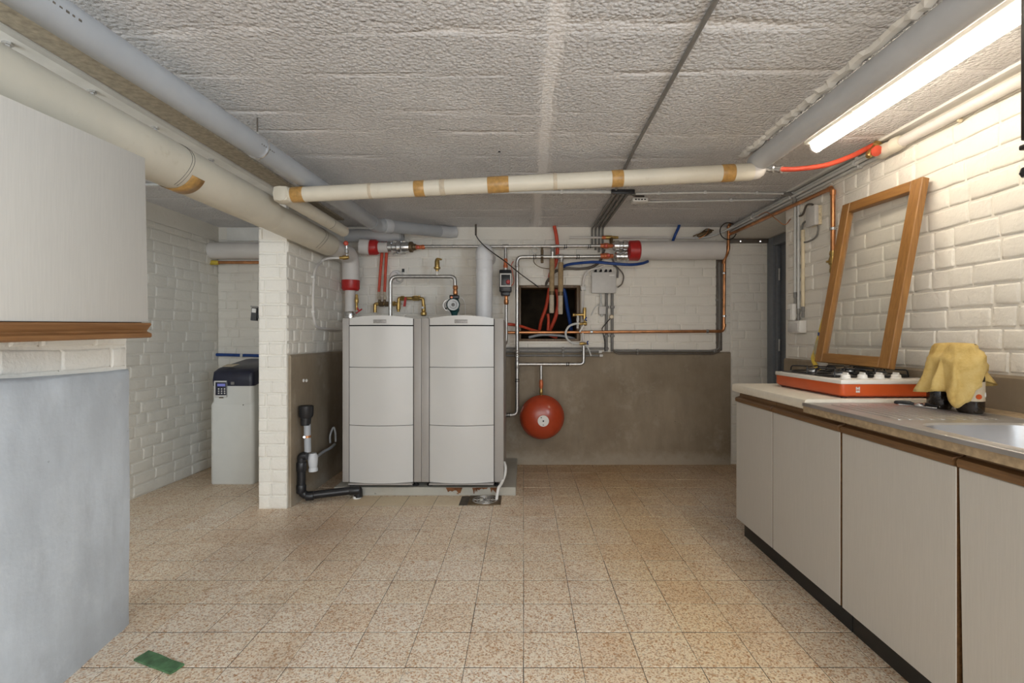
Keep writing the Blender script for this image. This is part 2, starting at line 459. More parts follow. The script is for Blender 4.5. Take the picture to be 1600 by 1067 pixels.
BS = [brick_mesh(.19, .073, s) for s in range(7)]; BH = [brick_mesh(.09, .073, 20 + s) for s in range(7)]
def bricks(wall, org, rot, u0, u1, z0, z1, skip=None, seed=1, p_s=.62, course=.083, phase=0.0):
    """one object per brick; local x runs along the wall, local -y points out of it"""
    rn = random.Random(seed); org = Vector(org); base = wloc(wall)
    u = Vector((math.cos(rot), math.sin(rot), 0))
    k = 0; z = z0 - phase
    while z < z1 - .02:
        x = u0 - rn.uniform(0, .15)
        while x < u1 - .012:
            st = rn.random() < p_s
            w = .2 if st else .1
            a, b = max(x, u0), min(x + w, u1)
            lo, hi = max(z, z0), min(z + course, z1)
            x += w
            if b - a < .025 or hi - lo < .025: continue
            if skip and skip((a + b) / 2, (lo + hi) / 2, b - a): continue
            me = rn.choice(BS if st else BH); full = .19 if st else .09
            o = bpy.data.objects.new('brick', me); C.objects.link(o); o.parent = wall
            o.location = org + u * ((a + b) / 2) + Vector((0, 0, (lo + hi) / 2)) - base
            o.rotation_euler = (rn.uniform(-.005, .005), rn.uniform(-.014, .014), rot + rn.uniform(-.003, .003))
            o.scale = ((b - a - .008) / full, rn.uniform(.8, 1.15), (hi - lo - .008 - rn.uniform(0, .004)) / .073)
            k += 1
        z += course
    return k

# floor: joint bed, single tiles on it
floor = struct('floor', box(NB(), (-2.9, -2.6, -.10), (2.4, 4.6, -.0016)), M['grout'], 'cream and brown speckled terrazzo tile floor of the cellar', 'floor')
TS = .2; Y0 = 1.666
def tile_mesh(seed):
    rn = random.Random(seed); hx, hy = .0989, .0976; c = .001
    bm = NB()
    top = [bm.verts.new((sx * (hx - c), sy * (hy - c), 0)) for sx, sy in ((-1, -1), (1, -1), (1, 1), (-1, 1))]
    mid = [bm.verts.new((sx * hx + rn.uniform(-.0008, .0008), sy * hy + rn.uniform(-.0008, .0008), -.001)) for sx, sy in ((-1, -1), (1, -1), (1, 1), (-1, 1))]
    low = [bm.verts.new((v.co.x, v.co.y, -.006)) for v in mid]
    bm.faces.new(top)
    for k in range(4):
        bm.faces.new((mid[k], mid[(k + 1) % 4], top[(k + 1) % 4], top[k])); bm.faces.new((low[k], low[(k + 1) % 4], mid[(k + 1) % 4], mid[k]))
    me = bpy.data.meshes.new('tile'); bm.to_mesh(me); bm.free(); return me
TM = [tile_mesh(s) for s in range(4)]
for t in TM: t.materials.append(M['tile'])
TP = tile_mesh(9); TP.materials.append(M['tile_plain'])
cells = []
for i in range(-14, 12):
    for j in range(-22, 15):
        x, y = (i + .5) * TS, Y0 + (j + .5) * TS
        if not (-2.79 < x < 2.3 and -2.5 < y < 4.45): continue
        area_px = 0
        if y > .9:
            px, py = CX + FPX * x / y, CY + FPX * EYE / y
            hid = (x > 1.26 and y < 2.7) or (x < -1.5 - .0 and y < 1.8) or (-1.3 < x < -.1 and y > 3.55) or (x > 1.75 and y < YD) or (-1.72 < x < -1.54 and y > 3.21) or (x < -1.6 and y < 1.9 * (-x) / 1.53) or (x > 1.2 and y < 2.78 * x / 1.2 and y > 1.2 and px > 1165 and False)
            if -40 < px < 1640 and py < 1110 and not hid: area_px = 1 / y ** 3
        cells.append((area_px, x, y))
cells.sort(reverse=True)
nt = sum(1 for c in cells if c[0] > 0)
rest = NB()
for k, (apx, x, y) in enumerate(cells):
    plain = 3.26 < y < 3.47 and -1.25 < x < -.38
    if k < min(300, nt):
        me = TP if plain else random.choice(TM)
        o = bpy.data.objects.new('tile', me); C.objects.link(o); o.parent = floor
        o.location = (x, y, random.uniform(-.0008, .0004)); o.rotation_euler = (random.uniform(-.003, .003), random.uniform(-.003, .003), random.choice((0, 1)) * math.pi + random.uniform(-.004, .004))
    else:
        n0 = len(rest.verts)
        rest.from_mesh(TM[k % 4]); rest.verts.ensure_lookup_table()
        for v in rest.verts[n0:]: v.co += Vector((x, y, 0))
ro = obj('further_tile', rest, M['tile'], floor); ro['kind'] = 'stuff'

# ceiling
ceiling = struct('ceiling', box(NB(), (-2.9, -2.7, ZC), (2.4, 4.6, ZC + .15)), M['ceiling'], 'white rough stippled concrete ceiling with board marks', 'ceiling')

# back wall with its rough opening
OX0, OX1, OZ0, OZ1 = -.045, .497, 1.085, 1.572
bm = NB()
box(bm, (-2.9, YB, -.05), (OX0, YB + .2, ZC + .02)); box(bm, (OX1, YB, -.05), (2.4, YB + .2, ZC + .02))
box(bm, (OX0, YB, -.05), (OX1, YB + .2, OZ0)); box(bm, (OX0, YB, OZ1), (OX1, YB + .2, ZC + .02))
wall_back = struct('wall_back', bm, M['brick'], 'white painted brick back wall with a dark square opening', 'wall')
def skip_back(u, z, w):
    return (OX0 - .03 < u + w / 2 and u - w / 2 < OX1 + .02 and OZ0 - .03 < z < OZ1 + .03) or z > 1.97
def skip_mid(u, z, w):
    return skip_back(u, z, w) or (u > 1.815 - w / 2 and z < .99) 
bricks(wall_back, (0, YB, 0), 0, -1.535, 1.82, .985, 1.985, skip_back, 3, .93)
bricks(wall_back, (0, YB, 0), 0, 1.83, XD, .02, 1.965, None, 4, .85)
bricks(wall_back, (0, YB, 0), 0, XL, -2.1, .86, 1.98, None, 5, .8)
B1('top_render_strip', (-1.535, YB - .004, 1.975), (1.82, YB + .01, ZC + .01), M['brick'], wall_back)
# cement plinth of the back wall
bm = NB(); prism(bm, [(YB + .02, -.02), (YB - .022, -.02), (YB - .022, .975), (YB - .012, .987), (YB + .02, .987)], 0, -1.535, 1.815)
obj('cement_base', bm, M['cement'], wall_back)
# cavity behind the opening
bm = NB()
for lo, hi in (((OX0 - .3, YB + .9, .9), (OX1 + .3, YB + .95, 1.9)), ((OX0 - .32, YB + .2, .9), (OX0 - .27, YB + .95, 1.9)), ((OX1 + .27, YB + .2, .9), (OX1 + .32, YB + .95, 1.9)),
               ((OX0 - .32, YB + .2, .98), (OX1 + .32, YB + .95, 1.03)), ((OX0 - .32, YB + .2, 1.85), (OX1 + .32, YB + .95, 1.9))): box(bm, lo, hi)
obj('cavity', bm, M['earth'], wall_back)
# raw reveal boards of the opening
for lo, hi in (((OX0 - .004, YB - .006, OZ0), (OX0 + .022, YB + .2, OZ1)), ((OX1 - .028, YB - .006, OZ0), (OX1 + .004, YB + .2, OZ1)), ((OX0, YB - .004, OZ1 - .02), (OX1, YB + .2, OZ1 + .004)), ((OX0, YB - .004, OZ0 - .004), (OX1, YB + .2, OZ0 + .018))):
    B1('reveal_board', lo, hi, M['wood_old'], wall_back, .003)

# right wall, thick, ending at the door recess
bm = NB()
box(bm, (XR, -.28, -.05), (2.4, YD, ZC + .02)); box(bm, (XR, -2.6, -.05), (2.4, -2.02, ZC + .02)); box(bm, (XR, -2.02, -.05), (2.4, -.28, .84)); box(bm, (XR, -2.02, 1.96), (2.4, -.28, ZC + .02))
wall_right = struct('wall_right', bm, M['brick'], 'white painted brick wall behind the kitchen counter', 'wall')
bricks(wall_right, (XR, 0, 0), R(-90), -YD + .03, -.9, .975, 2.03, None, 11, .6, .0855)
bm = NB(); prism(bm, [(XR + .01, -.02), (XR - .014, -.02), (XR - .014, .962), (XR - .006, .972), (XR + .01, .972)], 1, -.28, YD - .002)
obj('cement_base', bm, M['cement'], wall_right)
# recess with grey steel door
lintel = struct('trim_1', box(NB(), (XR + .001, YD - .01, 1.98), (2.4, YB + .02, ZC + .02)), M['brick'], 'white painted lintel above the door recess', 'lintel')
door = tag(obj('door_1', box(NB(), (XD + .03, YD, 0), (XD + .07, YB - .10, 1.90), .004), M['door_grey'], None, 40), 'blue grey steel door in the recess beyond the kitchen counter', 'door', kind='structure')
B1('door_frame', (XD - .02, YB - .11, 0), (XD + .10, YB - .005, 1.975), M['door_grey'], door, .006)
B1('door_frame', (XD - .02, YD, 1.90), (XD + .10, YB - .11, 1.975), M['door_grey'], door, .006)
B1('door_stop', (XD + .0, YB - .145, 0), (XD + .03, YB - .11, 1.90), M['door_grey'], door, .003)
for zz in (.35, 1.05, 1.65): L1('hinge', (XD + .012, YB - .155, zz - .05), (XD + .012, YB - .155, zz + .05), [(0, .007), (.48, .007), (.5, .008), (.52, .007), (1, .007)], M['conduit_pale'], door, 10)
wdr = struct('wall_recess', box(NB(), (XD + .07, YD, -.05), (2.4, YB + .02, 1.98)), M['brick'], 'wall behind the grey door', 'wall')

# brick pier between boiler corner and side passage
wall_pier = struct('wall_pier', box(NB(), (-1.722, 3.215, -.02), (-1.54, YB + .01, 2.0)), M['brick'], 'white brick pier standing between softener and boilers', 'wall')
bricks(wall_pier, (0, 3.215, 0), 0, -1.724, -1.534, .0, 1.99, None, 21, .42)
bricks(wall_pier, (-1.54, 0, 0), R(90), 3.215, YB - .01, 1.0, 1.99, None, 22, .6)
bm = NB(); prism(bm, [(-1.56, -.02), (-1.522, -.02), (-1.522, .985), (-1.53, 1.0), (-1.56, 1.0)], 1, 3.235, YB)
obj('cement_base', bm, M['cement'], wall_pier)

# side passage wall and partition on the near side
wall_left = struct('wall_left', box(NB(), (-2.9, -2.6, -.05), (XL, YB + .02, ZC + .02)), M['brick'], 'white painted brick wall of the side passage', 'wall')
bricks(wall_left, (XL, 0, 0), R(90), 2.6, YB - .005, .0, 1.96, None, 31, .75)
B1('top_render_strip', (XL - .01, 2.3, 1.955), (XL + .006, YB, ZC + .01), M['brick'], wall_left)
YE = 1.915
bm = NB(); prism(bm, [(-1.76, -2.6), (-1.54, -2.6), (-1.54, YE), (-1.76, YE)], 2, -.05, 1.70)
wall_part = struct('wall_partition', bm, M['brick'], 'near partition wall with pale grey cement base under the wall cabinet', 'wall')
bricks(wall_part, (-1.54, 0, 0), R(90), 1.0, YE - .005, .995, 1.30, None, 41, .8)
# its cement base, flaring towards the foot
bm = NB(); rows = []
rn = random.Random(5)
for j, y in enumerate([-2.5, .4, .8, 1.1, 1.35, 1.5, 1.65, 1.8, 1.88, 1.918, 1.926]):
    fl = .0 if y < 0 else min(.056, max(0, (1.915 - y)) * .135)
    row = []
    for i, z in enumerate([-.02, .06, .2, .4, .6, .8, .94, .978, .99, .99]):
        x = -1.527 + fl * (1.0 if z < .5 else 1 - (z - .5) * .7) + rn.uniform(-.0015, .0015)
        if i == 8: x -= .008
        if i == 9: x = -1.58
        if j == 9: x -= .004
        if j == 10: x = -1.70
        row.append(bm.verts.new((x, y + (rn.uniform(-.003, .003) if 8 < j else 0), z + (rn.uniform(-.005, .004) if i in (7, 8) else 0))))
    rows.append(row)
for A, B in zip(rows, rows[1:]):
    for k in range(len(A) - 1): bm.faces.new((A[k], A[k + 1], B[k + 1], B[k]))
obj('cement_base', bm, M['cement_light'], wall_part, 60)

# the walls behind the photographer, with daylight windows and an added, unseen opening for the rear fill
bm = NB()
box(bm, (-1.76, -2.75, -.05), (-1.5, -2.55, ZC + .02)); box(bm, (1.3, -2.75, -.05), (2.4, -2.55, ZC + .02)); box(bm, (-1.5, -2.75, 2.0), (1.3, -2.55, ZC + .02)); box(bm, (-1.5, -2.75, -.05), (1.3, -2.55, .2))
wall_rear = struct('wall_rear', bm, M['brick'], 'white wall with an opening added for fill light behind the photographer', 'wall')
dr2 = tag(obj('fill_frame', box(NB(), (-1.5, -2.70, .2), (-1.44, -2.62, 2.0)), M['white']), 'white frame added around the rear fill light behind the photographer', 'door', kind='structure')
for x in (-.58, .32, 1.24): B1('fill_frame_stile', (x, -2.70, .2), (x + .06, -2.62, 2.0), M['white'], dr2)
for z in (.2, 1.94): B1('fill_frame_rail', (-1.44, -2.70, z), (1.24, -2.62, z + .06), M['white'], dr2)
bm = NB()
for y in (-2.02, -1.175, -.33): box(bm, (1.90, y, .84), (1.96, y + .05, 1.96))
box(bm, (1.90, -2.02, .84), (1.96, -.28, .89)); box(bm, (1.90, -2.02, 1.91), (1.96, -.28, 1.96))
struct('window_1', bm, M['white'], 'white window frame in right wall behind the photographer', 'window')
bm = NB()
box(bm, (XL, .05, -.05), (-2.6, .2, ZC)); box(bm, (-1.82, .05, -.05), (-1.76, .2, ZC)); box(bm, (-2.6, .05, -.05), (-1.82, .2, .85)); box(bm, (-2.6, .05, 1.85), (-1.82, .2, ZC))
wp = struct('wall_passage', bm, M['brick'], 'end wall of the side passage with a small window', 'wall')
bm = NB()
for x in (-2.6, -2.23, -1.86): box(bm, (x, .1, .85), (x + .04, .15, 1.85))
box(bm, (-2.6, .1, .85), (-1.82, .15, .89)); box(bm, (-2.6, .1, 1.81), (-1.82, .15, 1.85))
struct('window_2', bm, M['white'], 'small white window frame in the side passage', 'window')

# ------------------------------------------------------------------ kitchen counter
XF = 1.195           # door plane
def grip_profile():
    return [(XF + .002, .754), (XF - .006, .757), (XF - .008, .772), (XF - .004, .779), (XF + .018, .785), (XF + .020, .7995), (XF + .045, .7995), (XF + .045, .754)]
def base_cabinet(label, ya, yb, doors, lean=0):
    t = thing('base_cabinet', label, 'cabinet', (XF + .3, (ya + yb) / 2, 0), 'kitchen base cabinets')
    bm = NB(); box(bm, (XF + .021, ya + .001, .095), (XR - .02, ya + .018, .7995)); box(bm, (XF + .021, yb - .018, .095), (XR - .02, yb - .001, .7995))
    box(bm, (XF + .021, ya + .018, .095), (XR - .02, yb - .018, .113)); box(bm, (XR - .03, ya + .018, .113), (XR - .02, yb - .018, .70)); box(bm, (XF + .046, ya + .018, .72), (XF + .064, yb - .018, .7995))
    obj('carcass', bm, M['wood_brown'], t)
    B1('toe_kick', (1.24, ya + .002, 0), (1.258, yb - .002, .095), M['plinth_black'], t, .001)
    for (da, db, sk) in doors:
        bm = box(NB(), (XF, da + .0035, .10), (XF + .018, db - .0012, .754), .0015, 1)
        for v in bm.verts: v.co.y += sk * (.754 - v.co.z)
        d = obj('door', bm, M['laminate'], t); d.data.materials.append(M['wood_brown'])
        for f in d.data.polygons:
            if abs(f.normal.x) < .5: f.material_index = 1
        bm = NB(); prism(bm, grip_profile(), 1, da + .003, db - .003)
        for v in bm.verts:
            if abs(v.co.y - (da + .003)) < 1e-5 and v.co.x < XF + .01: v.co.y += .006
        g = obj('grip_rail', bm, M['wood_brown'], d); g['label'] = 'brown wooden grip rail'
    return t
base_cabinet('white grained base cabinet at far end of counter under the cooktop', 1.862, 2.776, [(2.370, 2.776, 0), (1.862, 2.369, 0)])
base_cabinet('white grained base cabinet below the steel sink', .86, 1.861, [(1.361, 1.8545, .0), (.862, 1.358, -.02)])
# cream worktop, rounded front edge
poly = [(1.24, .80), (1.235, .808), (1.19, .808), (1.182, .812), (1.178, .82), (1.178, .84), (1.182, .849), (1.19, .853), (XR - .016, .853), (XR - .016, .80)]
tag(obj('worktop', prism(NB(), poly, 1, 2.072, 2.79), M['worktop'], None, 30), 'cream laminate worktop under the orange cooktop', 'worktop', None)
# stainless sink top on its board
SX0, SX1, SY0, SY1, SZ = 1.168, 1.672, .86, 2.070, .838
sink = thing('sink_top', 'stainless steel sink with ribbed draining board on beige board edge', 'sink', (1.42, 1.47, .80))
bm = NB(); box(bm, (SX0 + .004, 1.62, .800), (XR - .017, SY1, SZ - .004)); box(bm, (SX0 + .004, SY0, .800), (1.20, 1.62, SZ - .004)); box(bm, (1.63, SY0, .800), (XR - .017, 1.62, SZ - .004))
obj('board', bm, M['chipboard'], sink)
def rrect(cx, cy, hx, hy, r, n=8):
    o = []
    for k, (sx, sy) in enumerate(((1, 1), (-1, 1), (-1, -1), (1, -1))):
        for i in range(n + 1):
            t = math.pi / 2 * (k + i / n)
            o.append((cx + sx * (hx - r) + r * math.cos(t), cy + sy * (hy - r) + r * math.sin(t)))
    return o
bm = NB()
bc = (1.415, 1.235); hx, hy = .192, .325
loops = []
outer = []
inn = rrect(*bc, hx, hy, .085)
for (x, y) in inn:  # project outwards to the sheet's border
    dx, dy = x - bc[0], y - bc[1]
    tx = ((SX1 - bc[0]) if dx > 0 else (bc[0] - SX0)) / max(abs(dx), 1e-6); ty = ((SY1 - bc[1]) if dy > 0 else (bc[1] - SY0)) / max(abs(dy), 1e-6)
    s = min(tx, ty); outer.append((bc[0] + dx * s, bc[1] + dy * s))
# push the nearest samples into the sheet's true corners
for cxy in ((SX0, SY0), (SX1, SY0), (SX1, SY1), (SX0, SY1)):
    k = min(range(len(outer)), key=lambda i: (outer[i][0] - cxy[0]) ** 2 + (outer[i][1] - cxy[1]) ** 2); outer[k] = cxy
def loop(pts, z): return [bm.verts.new((x, y, z)) for x, y in pts]
LS = [loop(outer, SZ - .012), loop(outer, SZ + .001), loop([(bc[0] + (x - bc[0]) * .985, bc[1] + (y - bc[1]) * .985) for x, y in outer], SZ + .0025),
      loop([(bc[0] + (x - bc[0]) * .965, bc[1] + (y - bc[1]) * .965) for x, y in outer], SZ),
      loop(rrect(*bc, hx + .016, hy + .016, .10), SZ), loop(rrect(*bc, hx + .006, hy + .006, .09), SZ + .003), loop(inn, SZ - .003), loop(rrect(*bc, hx - .006, hy - .006, .08), SZ - .03),
      loop(rrect(*bc, hx - .018, hy - .018, .075), SZ - .13), loop(rrect(*bc, hx - .05, hy - .05, .06), SZ - .155), loop(rrect(*bc, .03, .03, .029), SZ - .16)]
for A, B in zip(LS, LS[1:]):
    n = len(A)
    for k in range(n): bm.faces.new((A[k], A[(k + 1) % n], B[(k + 1) % n], B[k]))
bm.faces.new(LS[-1])
st = obj('steel_sheet', bm, M['steel'], sink, 30)
for k in range(10):
    x = 1.255 + k * .036
    L = .36
    B1('drain_rib', (x - .007, 1.645, SZ - .002), (x + .007, 1.645 + L, SZ + .0018), M['steel'], st, .0016)
L1('waste_plug', (bc[0], bc[1], SZ - .162), (bc[0], bc[1], SZ - .152), [(0, .038), (.6, .038), (1, .03)], M['silver'], sink)
B1('filler_strip', (SX1 + .002, SY0, SZ - .003), (XR - .017, SY1, SZ + .003), M['chipboard'], sink, .001)

# ------------------------------------------------------------------ orange cooktop
ck = thing('gas_cooktop', 'orange and white portable gas cooktop on the cream worktop', 'cooktop', (1.56, 2.37, .853))
cx0, cx1, cy0, cy1 = 1.350, 1.770, 2.100, 2.648
for x in (cx0 + .03, cx1 - .03):
    for y in (cy0 + .03, cy1 - .03): L1('foot', (x, y, .853), (x, y, .863), [(0, .012), (1, .014)], M['black'], ck, 10)
bm = NB()
lo_, hi_ = rrect((cx0 + cx1) / 2, (cy0 + cy1) / 2, (cx1 - cx0) / 2 - .012, (cy1 - cy0) / 2 - .012, .02, 4), rrect((cx0 + cx1) / 2, (cy0 + cy1) / 2, (cx1 - cx0) / 2, (cy1 - cy0) / 2, .016, 4)
ls = [[bm.verts.new((x, y, z)) for x, y in q] for q, z in ((lo_, .8585), (rrect((cx0 + cx1) / 2, (cy0 + cy1) / 2, (cx1 - cx0) / 2 - .002, (cy1 - cy0) / 2 - .002, .018, 4), .866), (hi_, .875), (hi_, .913))]
for A, B in zip(ls, ls[1:]):
    for k in range(len(A)): bm.faces.new((A[k], A[(k + 1) % len(A)], B[(k + 1) % len(A)], B[k]))
bm.faces.new(ls[0][::-1]); bm.faces.new(ls[-1])
body = obj('body', bm, M['orange'], ck, 35); body['label'] = 'orange enamelled side body'
# small metal emblem: an M over two short bars
em = NB(); ex, ez = 1.412, .878
prism(em, [(ex, ez + .011), (ex, ez + .024), (ex + .004, ez + .024), (ex + .008, ez + .017), (ex + .012, ez + .024), (ex + .016, ez + .024), (ex + .016, ez + .011), (ex + .0125, ez + .011), (ex + .0125, ez + .017), (ex + .008, ez + .0115), (ex + .0035, ez + .017), (ex + .0035, ez + .011)], 1, cy0 - .0025, cy0 + .001)
for dx in (0, .009): box(em, (ex + dx, cy0 - .0025, ez), (ex + dx + .007, cy0 + .001, ez + .0085))
obj('emblem', em, M['conduit_pale'], body)
tp = B1('top_plate', (cx0 - .002, cy0 - .002, .913), (cx1 + .002, cy1 + .002, .932), M['enamel'], ck, .004)
B1('hob_well', (cx0 + .025, cy0 + .105, .931), (cx1 - .02, cy1 - .02, .9335), M['black'], ck, .001)
for k in range(4):
    x = 1.398 + k * .073
    kn = L1('knob', (x, cy0 + .045, .9325), (x, cy0 + .045, .952), [(0, .023), (.2, .023), (.28, .019), (.85, .018), (1, .015)], M['white'], ck)
    B1('knob_grip', (x - .004, cy0 + .029, .951), (x + .004, cy0 + .061, .9605), M['white'], kn, .002)
bxs = [(cx0 + .125, cy0 + .20, .038), (cx1 - .11, cy0 + .20, .03), (cx0 + .125, cy1 - .13, .03), (cx1 - .11, cy1 - .13, .045)]
for x, y, r in bxs:
    b = L1('burner', (x, y, .933), (x, y, .951), [(0, r * 1.35), (.3, r * 1.3), (.35, r), (.75, r), (.8, r * .8), (1, r * .75)], M['silver'], ck)
    L1('burner_cap', (x, y, .9505), (x, y, .956), [(0, r * .85), (.7, r * .85), (1, r * .7)], M['black'], b)
    bm = NB()
    for k in range(4):
        q = math.pi / 4 + k * math.pi / 2
        c, s = math.cos(q), math.sin(q)
        pts = [(x + c * .105, y + s * .105, .934), (x + c * .10, y + s * .10, .966), (x + c * .022, y + s * .022, .966)]
        sweep(bm, fillet(pts, .01), .0035, 6)
    pr = []
    for k in range(17):
        q = 2 * math.pi * k / 16; pr.append((x + math.cos(q) * .102, y + math.sin(q) * .102, .940))
    sweep(bm, pr, .0035, 6, False)
    obj('pan_support', bm, M['black'], ck, 60)

# wooden sash leaning on the wall, standing on the pan supports (corners measured far-bottom, near-bottom, near-top, far-top)
Q = [Vector(v) for v in ((1.5965, 2.6601, .9783), (1.6265, 2.1614, .9699), (1.7746, 2.1561, 1.8089), (1.7447, 2.6549, 1.8174))]
fw = (Q[1] - Q[0]); fw_l = fw.length; fu = fw.normalized(); fv = (Q[3] - Q[0]); fh_l = fv.length; fv = fv.normalized(); fn = fu.cross(fv).normalized()
if fn.x > 0: fn = -fn
sash = thing('window_sash', 'golden oak window sash leaning on the wall above the cooktop', 'window sash', Q[0].lerp(Q[1], .5))
def slab(name, u0, u1, v0, v1, d0, d1, mat, parent, mitre=0, bev=.003):
    bm = NB()
    box(bm, (u0, v0, d0), (u1, v1, d1), bev, 1)
    for v in bm.verts: v.co = Q[0] + fu * v.co.x + fv * v.co.y + fn * v.co.z
    return obj(name, bm, mat, parent, 35)
bw = .056
slab('stile', 0, bw, 0, fh_l, 0, .034, M['wood_z'], sash)
slab('stile', fw_l - bw - .004, fw_l, 0, fh_l, 0, .034, M['wood_z'], sash)
slab('rail', bw, fw_l - bw - .004, 0, .05, 0, .033, M['wood_y'], sash)
slab('rail', bw, fw_l - bw - .004, fh_l - .05, fh_l, 0, .033, M['wood_y'], sash)
slab('glass_pane', bw - .004, fw_l - bw, .045, fh_l - .045, .010, .013, M['pane'], sash, 0, 0)

# plastic bottle behind the cooktop
bt = thing('plastic_bottle', 'clear empty plastic bottle behind the cooktop', 'bottle', (1.655, 2.752, .853))
x, y = 1.655, 2.752
L1('bottle_body', (x, y, .853), (x, y, 1.128), [(0, .028), (.02, .033), (.18, .034), (.2, .032), (.22, .034), (.4, .034), (.42, .032), (.44, .034), (.6, .034), (.75, .034), (.88, .02), (.92, .012), (1, .012)], M['pet'], bt)
L1('bottle_cap', (x, y, 1.122), (x, y, 1.142), [(0, .0145), (.9, .0145), (1, .012)], M['blue'], bt)
L1('bottle_label', (x, y, .945), (x, y, 1.0), [(0, .0345), (1, .0345)], M['grey_box'], bt)

# dark bottles under a cloth
def dark_bottle(x, y, label, marks):
    t = thing('dark_bottle', label, 'bottle', (x, y, SZ), 'bottles under the yellow cloth')
    L1('bottle_body', (x, y, SZ), (x, y, SZ + .235), [(0, .034), (.03, .039), (.1, .040), (.55, .040), (.68, .034), (.8, .016), (.93, .014), (.935, .016), (1, .016)], M['bottle_dark'], t, 24)
    L1('bottle_cap', (x, y, SZ + .2352), (x, y, SZ + .25), [(0, .017), (.8, .017), (1, .014)], M['black'], t, 14)
    if marks:
        lb = NB()
        for k in range(10):
            q0, q1 = R(-150 + k * 12), R(-150 + (k + 1) * 12)
            vs = [lb.verts.new((x + .0405 * math.cos(q), y + .0405 * math.sin(q), z)) for q, z in ((q0, SZ + .045), (q1, SZ + .045), (q1, SZ + .115), (q0, SZ + .115))]
            lb.faces.new(vs)
        bmesh.ops.remove_doubles(lb, verts=lb.verts, dist=1e-5)
        L_ = obj('paper_label', lb, M['paper'], t)
        for (q, z, r, m) in ((-98, .062, .010, 'orange'), (-110, .098, .008, 'red')):
            c = Vector((x + .0408 * math.cos(R(q)), y + .0408 * math.sin(R(q)), SZ + z)); n = Vector((math.cos(R(q)), math.sin(R(q)), 0))
            L1('label_spot', c - n * .002, c + n * .0012, [(0, r), (1, r * .9)], M[m], L_, 12)
        q = -52; c = Vector((x + .0403 * math.cos(R(q)), y + .0403 * math.sin(R(q)), SZ + .068)); n = Vector((math.cos(R(q)), math.sin(R(q)), 0)); tt = Vector((-n.y, n.x, 0))
        em = NB(); ring = []
        for k in range(17):
            a_ = 2 * math.pi * k / 16; ring.append(c + tt * math.cos(a_) * .0085 + Vector((0, 0, 1)) * math.sin(a_) * .0085)
        sweep(em, ring, .0012, 5, False); sweep(em, [c - tt * .004, c + tt * .004], .0014, 5); sweep(em, [c - Vector((0, 0, .004)), c + Vector((0, 0, .004))], .0014, 5)
        obj('round_mark', em, M['white'], t)
dark_bottle(1.628, 1.800, 'dark bottle with paper label and round white mark under yellow cloth', True)
dark_bottle(1.612, 1.915, 'plain dark bottle tucked behind the labelled one under yellow cloth', False)
# cloth: square draped over both caps
def drape():
    bm = NB(); cx, cy = 1.620, 1.857
    N, K = 96, 22
    key = [(-180, .912, .086), (-150, .912, .090), (-128, .858, .112), (-108, .880, .104), (-92, .940, .088), (-75, .985, .080), (-52, .990, .078), (-30, .955, .090), (-8, .930, .115), (20, .955, .085), (60, .93, .10), (95, .90, .10), (140, .90, .09), (180, .912, .086)]
    def interp(d, i):
        for A, B in zip(key, key[1:]):
            if A[0] <= d <= B[0]:
                t = (d - A[0]) / (B[0] - A[0]); t = t * t * (3 - 2 * t); return A[i] + (B[i] - A[i]) * t
    rings = []
    ztop = SZ + .2525
    for k in range(K + 1):
        s = k / K; ring = []
        for j in range(N):
            d = -180 + 360 * j / N; q = R(d)
            # stadium over the two caps (they lie along y)
            ext = .022 + .055 * abs(math.sin(q)) ** 1.5
            hz, hr = interp(d, 1), interp(d, 2)
            if s < .25:
                r = ext * s / .25; z = ztop - .004 * (s / .25) ** 2 - .004 * (1 - abs(math.sin(q))) * (s / .25)
            else:
                w = (s - .25) / .75
                fold = (.008 + .020 * w) * (1 - 1.7 * abs(math.sin(4.5 * q + .6 + .5 * w)) ** .8) + .007 * w * math.sin(15 * q + .4)
                r = ext + (max(hr, .048) - ext) * (w ** .75) + fold * min(1, w * 3)
                r = max(r, .045 * min(1, w * 4) + ext * .6)
                z = ztop - .008 - (ztop - .008 - hz) * w
                if abs(math.sin(q)) > .5: r = max(r, (.058 + .045) * abs(math.sin(q)) * min(1, .62 + w))
            ring.append(bm.verts.new((cx + r * math.cos(q), cy + r * math.sin(q), z)))
        rings.append(ring)
    for A, B in zip(rings[1:], rings[2:]):
        for j in range(N): bm.faces.new((A[j], A[(j + 1) % N], B[(j + 1) % N], B[j]))
    c = bm.verts.new((cx, cy, ztop))
    for j in range(N): bm.faces.new((c, rings[1][j], rings[1][(j + 1) % N]))
    for v in rings[0]: bm.verts.remove(v)
    return bm
cl = obj('cleaning_cloth', drape(), M['cloth'], None, 180)
md = cl.modifiers.new('thickness', 'SOLIDIFY'); md.thickness = .0022; md.offset = 1
tag(cl, 'yellow cleaning cloth draped over two dark bottles by the sink', 'cloth')

# corkscrew-like tool lying between cooktop and bottles
tl = thing('hand_tool', 'black handled metal hand tool lying on the sink edge before the bottles', 'tool', (1.53, 1.98, SZ))
def hp(px, py, dz): 
    Y = (EYE - SZ - dz) * FPX / (py - CY); return P(px, py, Y)
pa, pb, pc, pd = hp(1397, 628.5, .012), hp(1428, 630.5, .013), hp(1446, 631.5, .013), hp(1466, 635, .010)
obj('handle', sweep(NB(), smoothpts([pa, pa.lerp(pb, .5) + Vector((0, 0, .003)), pb], 6), [.004] + [.0075] * 10 + [.005, .004], 10), M['black'], tl, 60)
obj('handle', sweep(NB(), smoothpts([pc, pc.lerp(pd, .5) + Vector((0, 0, .002)), pd], 6), [.005] + [.0075] * 11 + [.006], 10), M['black'], tl, 60)
mid = (pb + pc) / 2
L1('jaw', Vector((mid.x, mid.y, SZ + .001)), Vector((mid.x, mid.y, SZ + .016)), [(0, .017), (.2, .02), (.7, .02), (.75, .012), (1, .010)], M['silver'], tl)
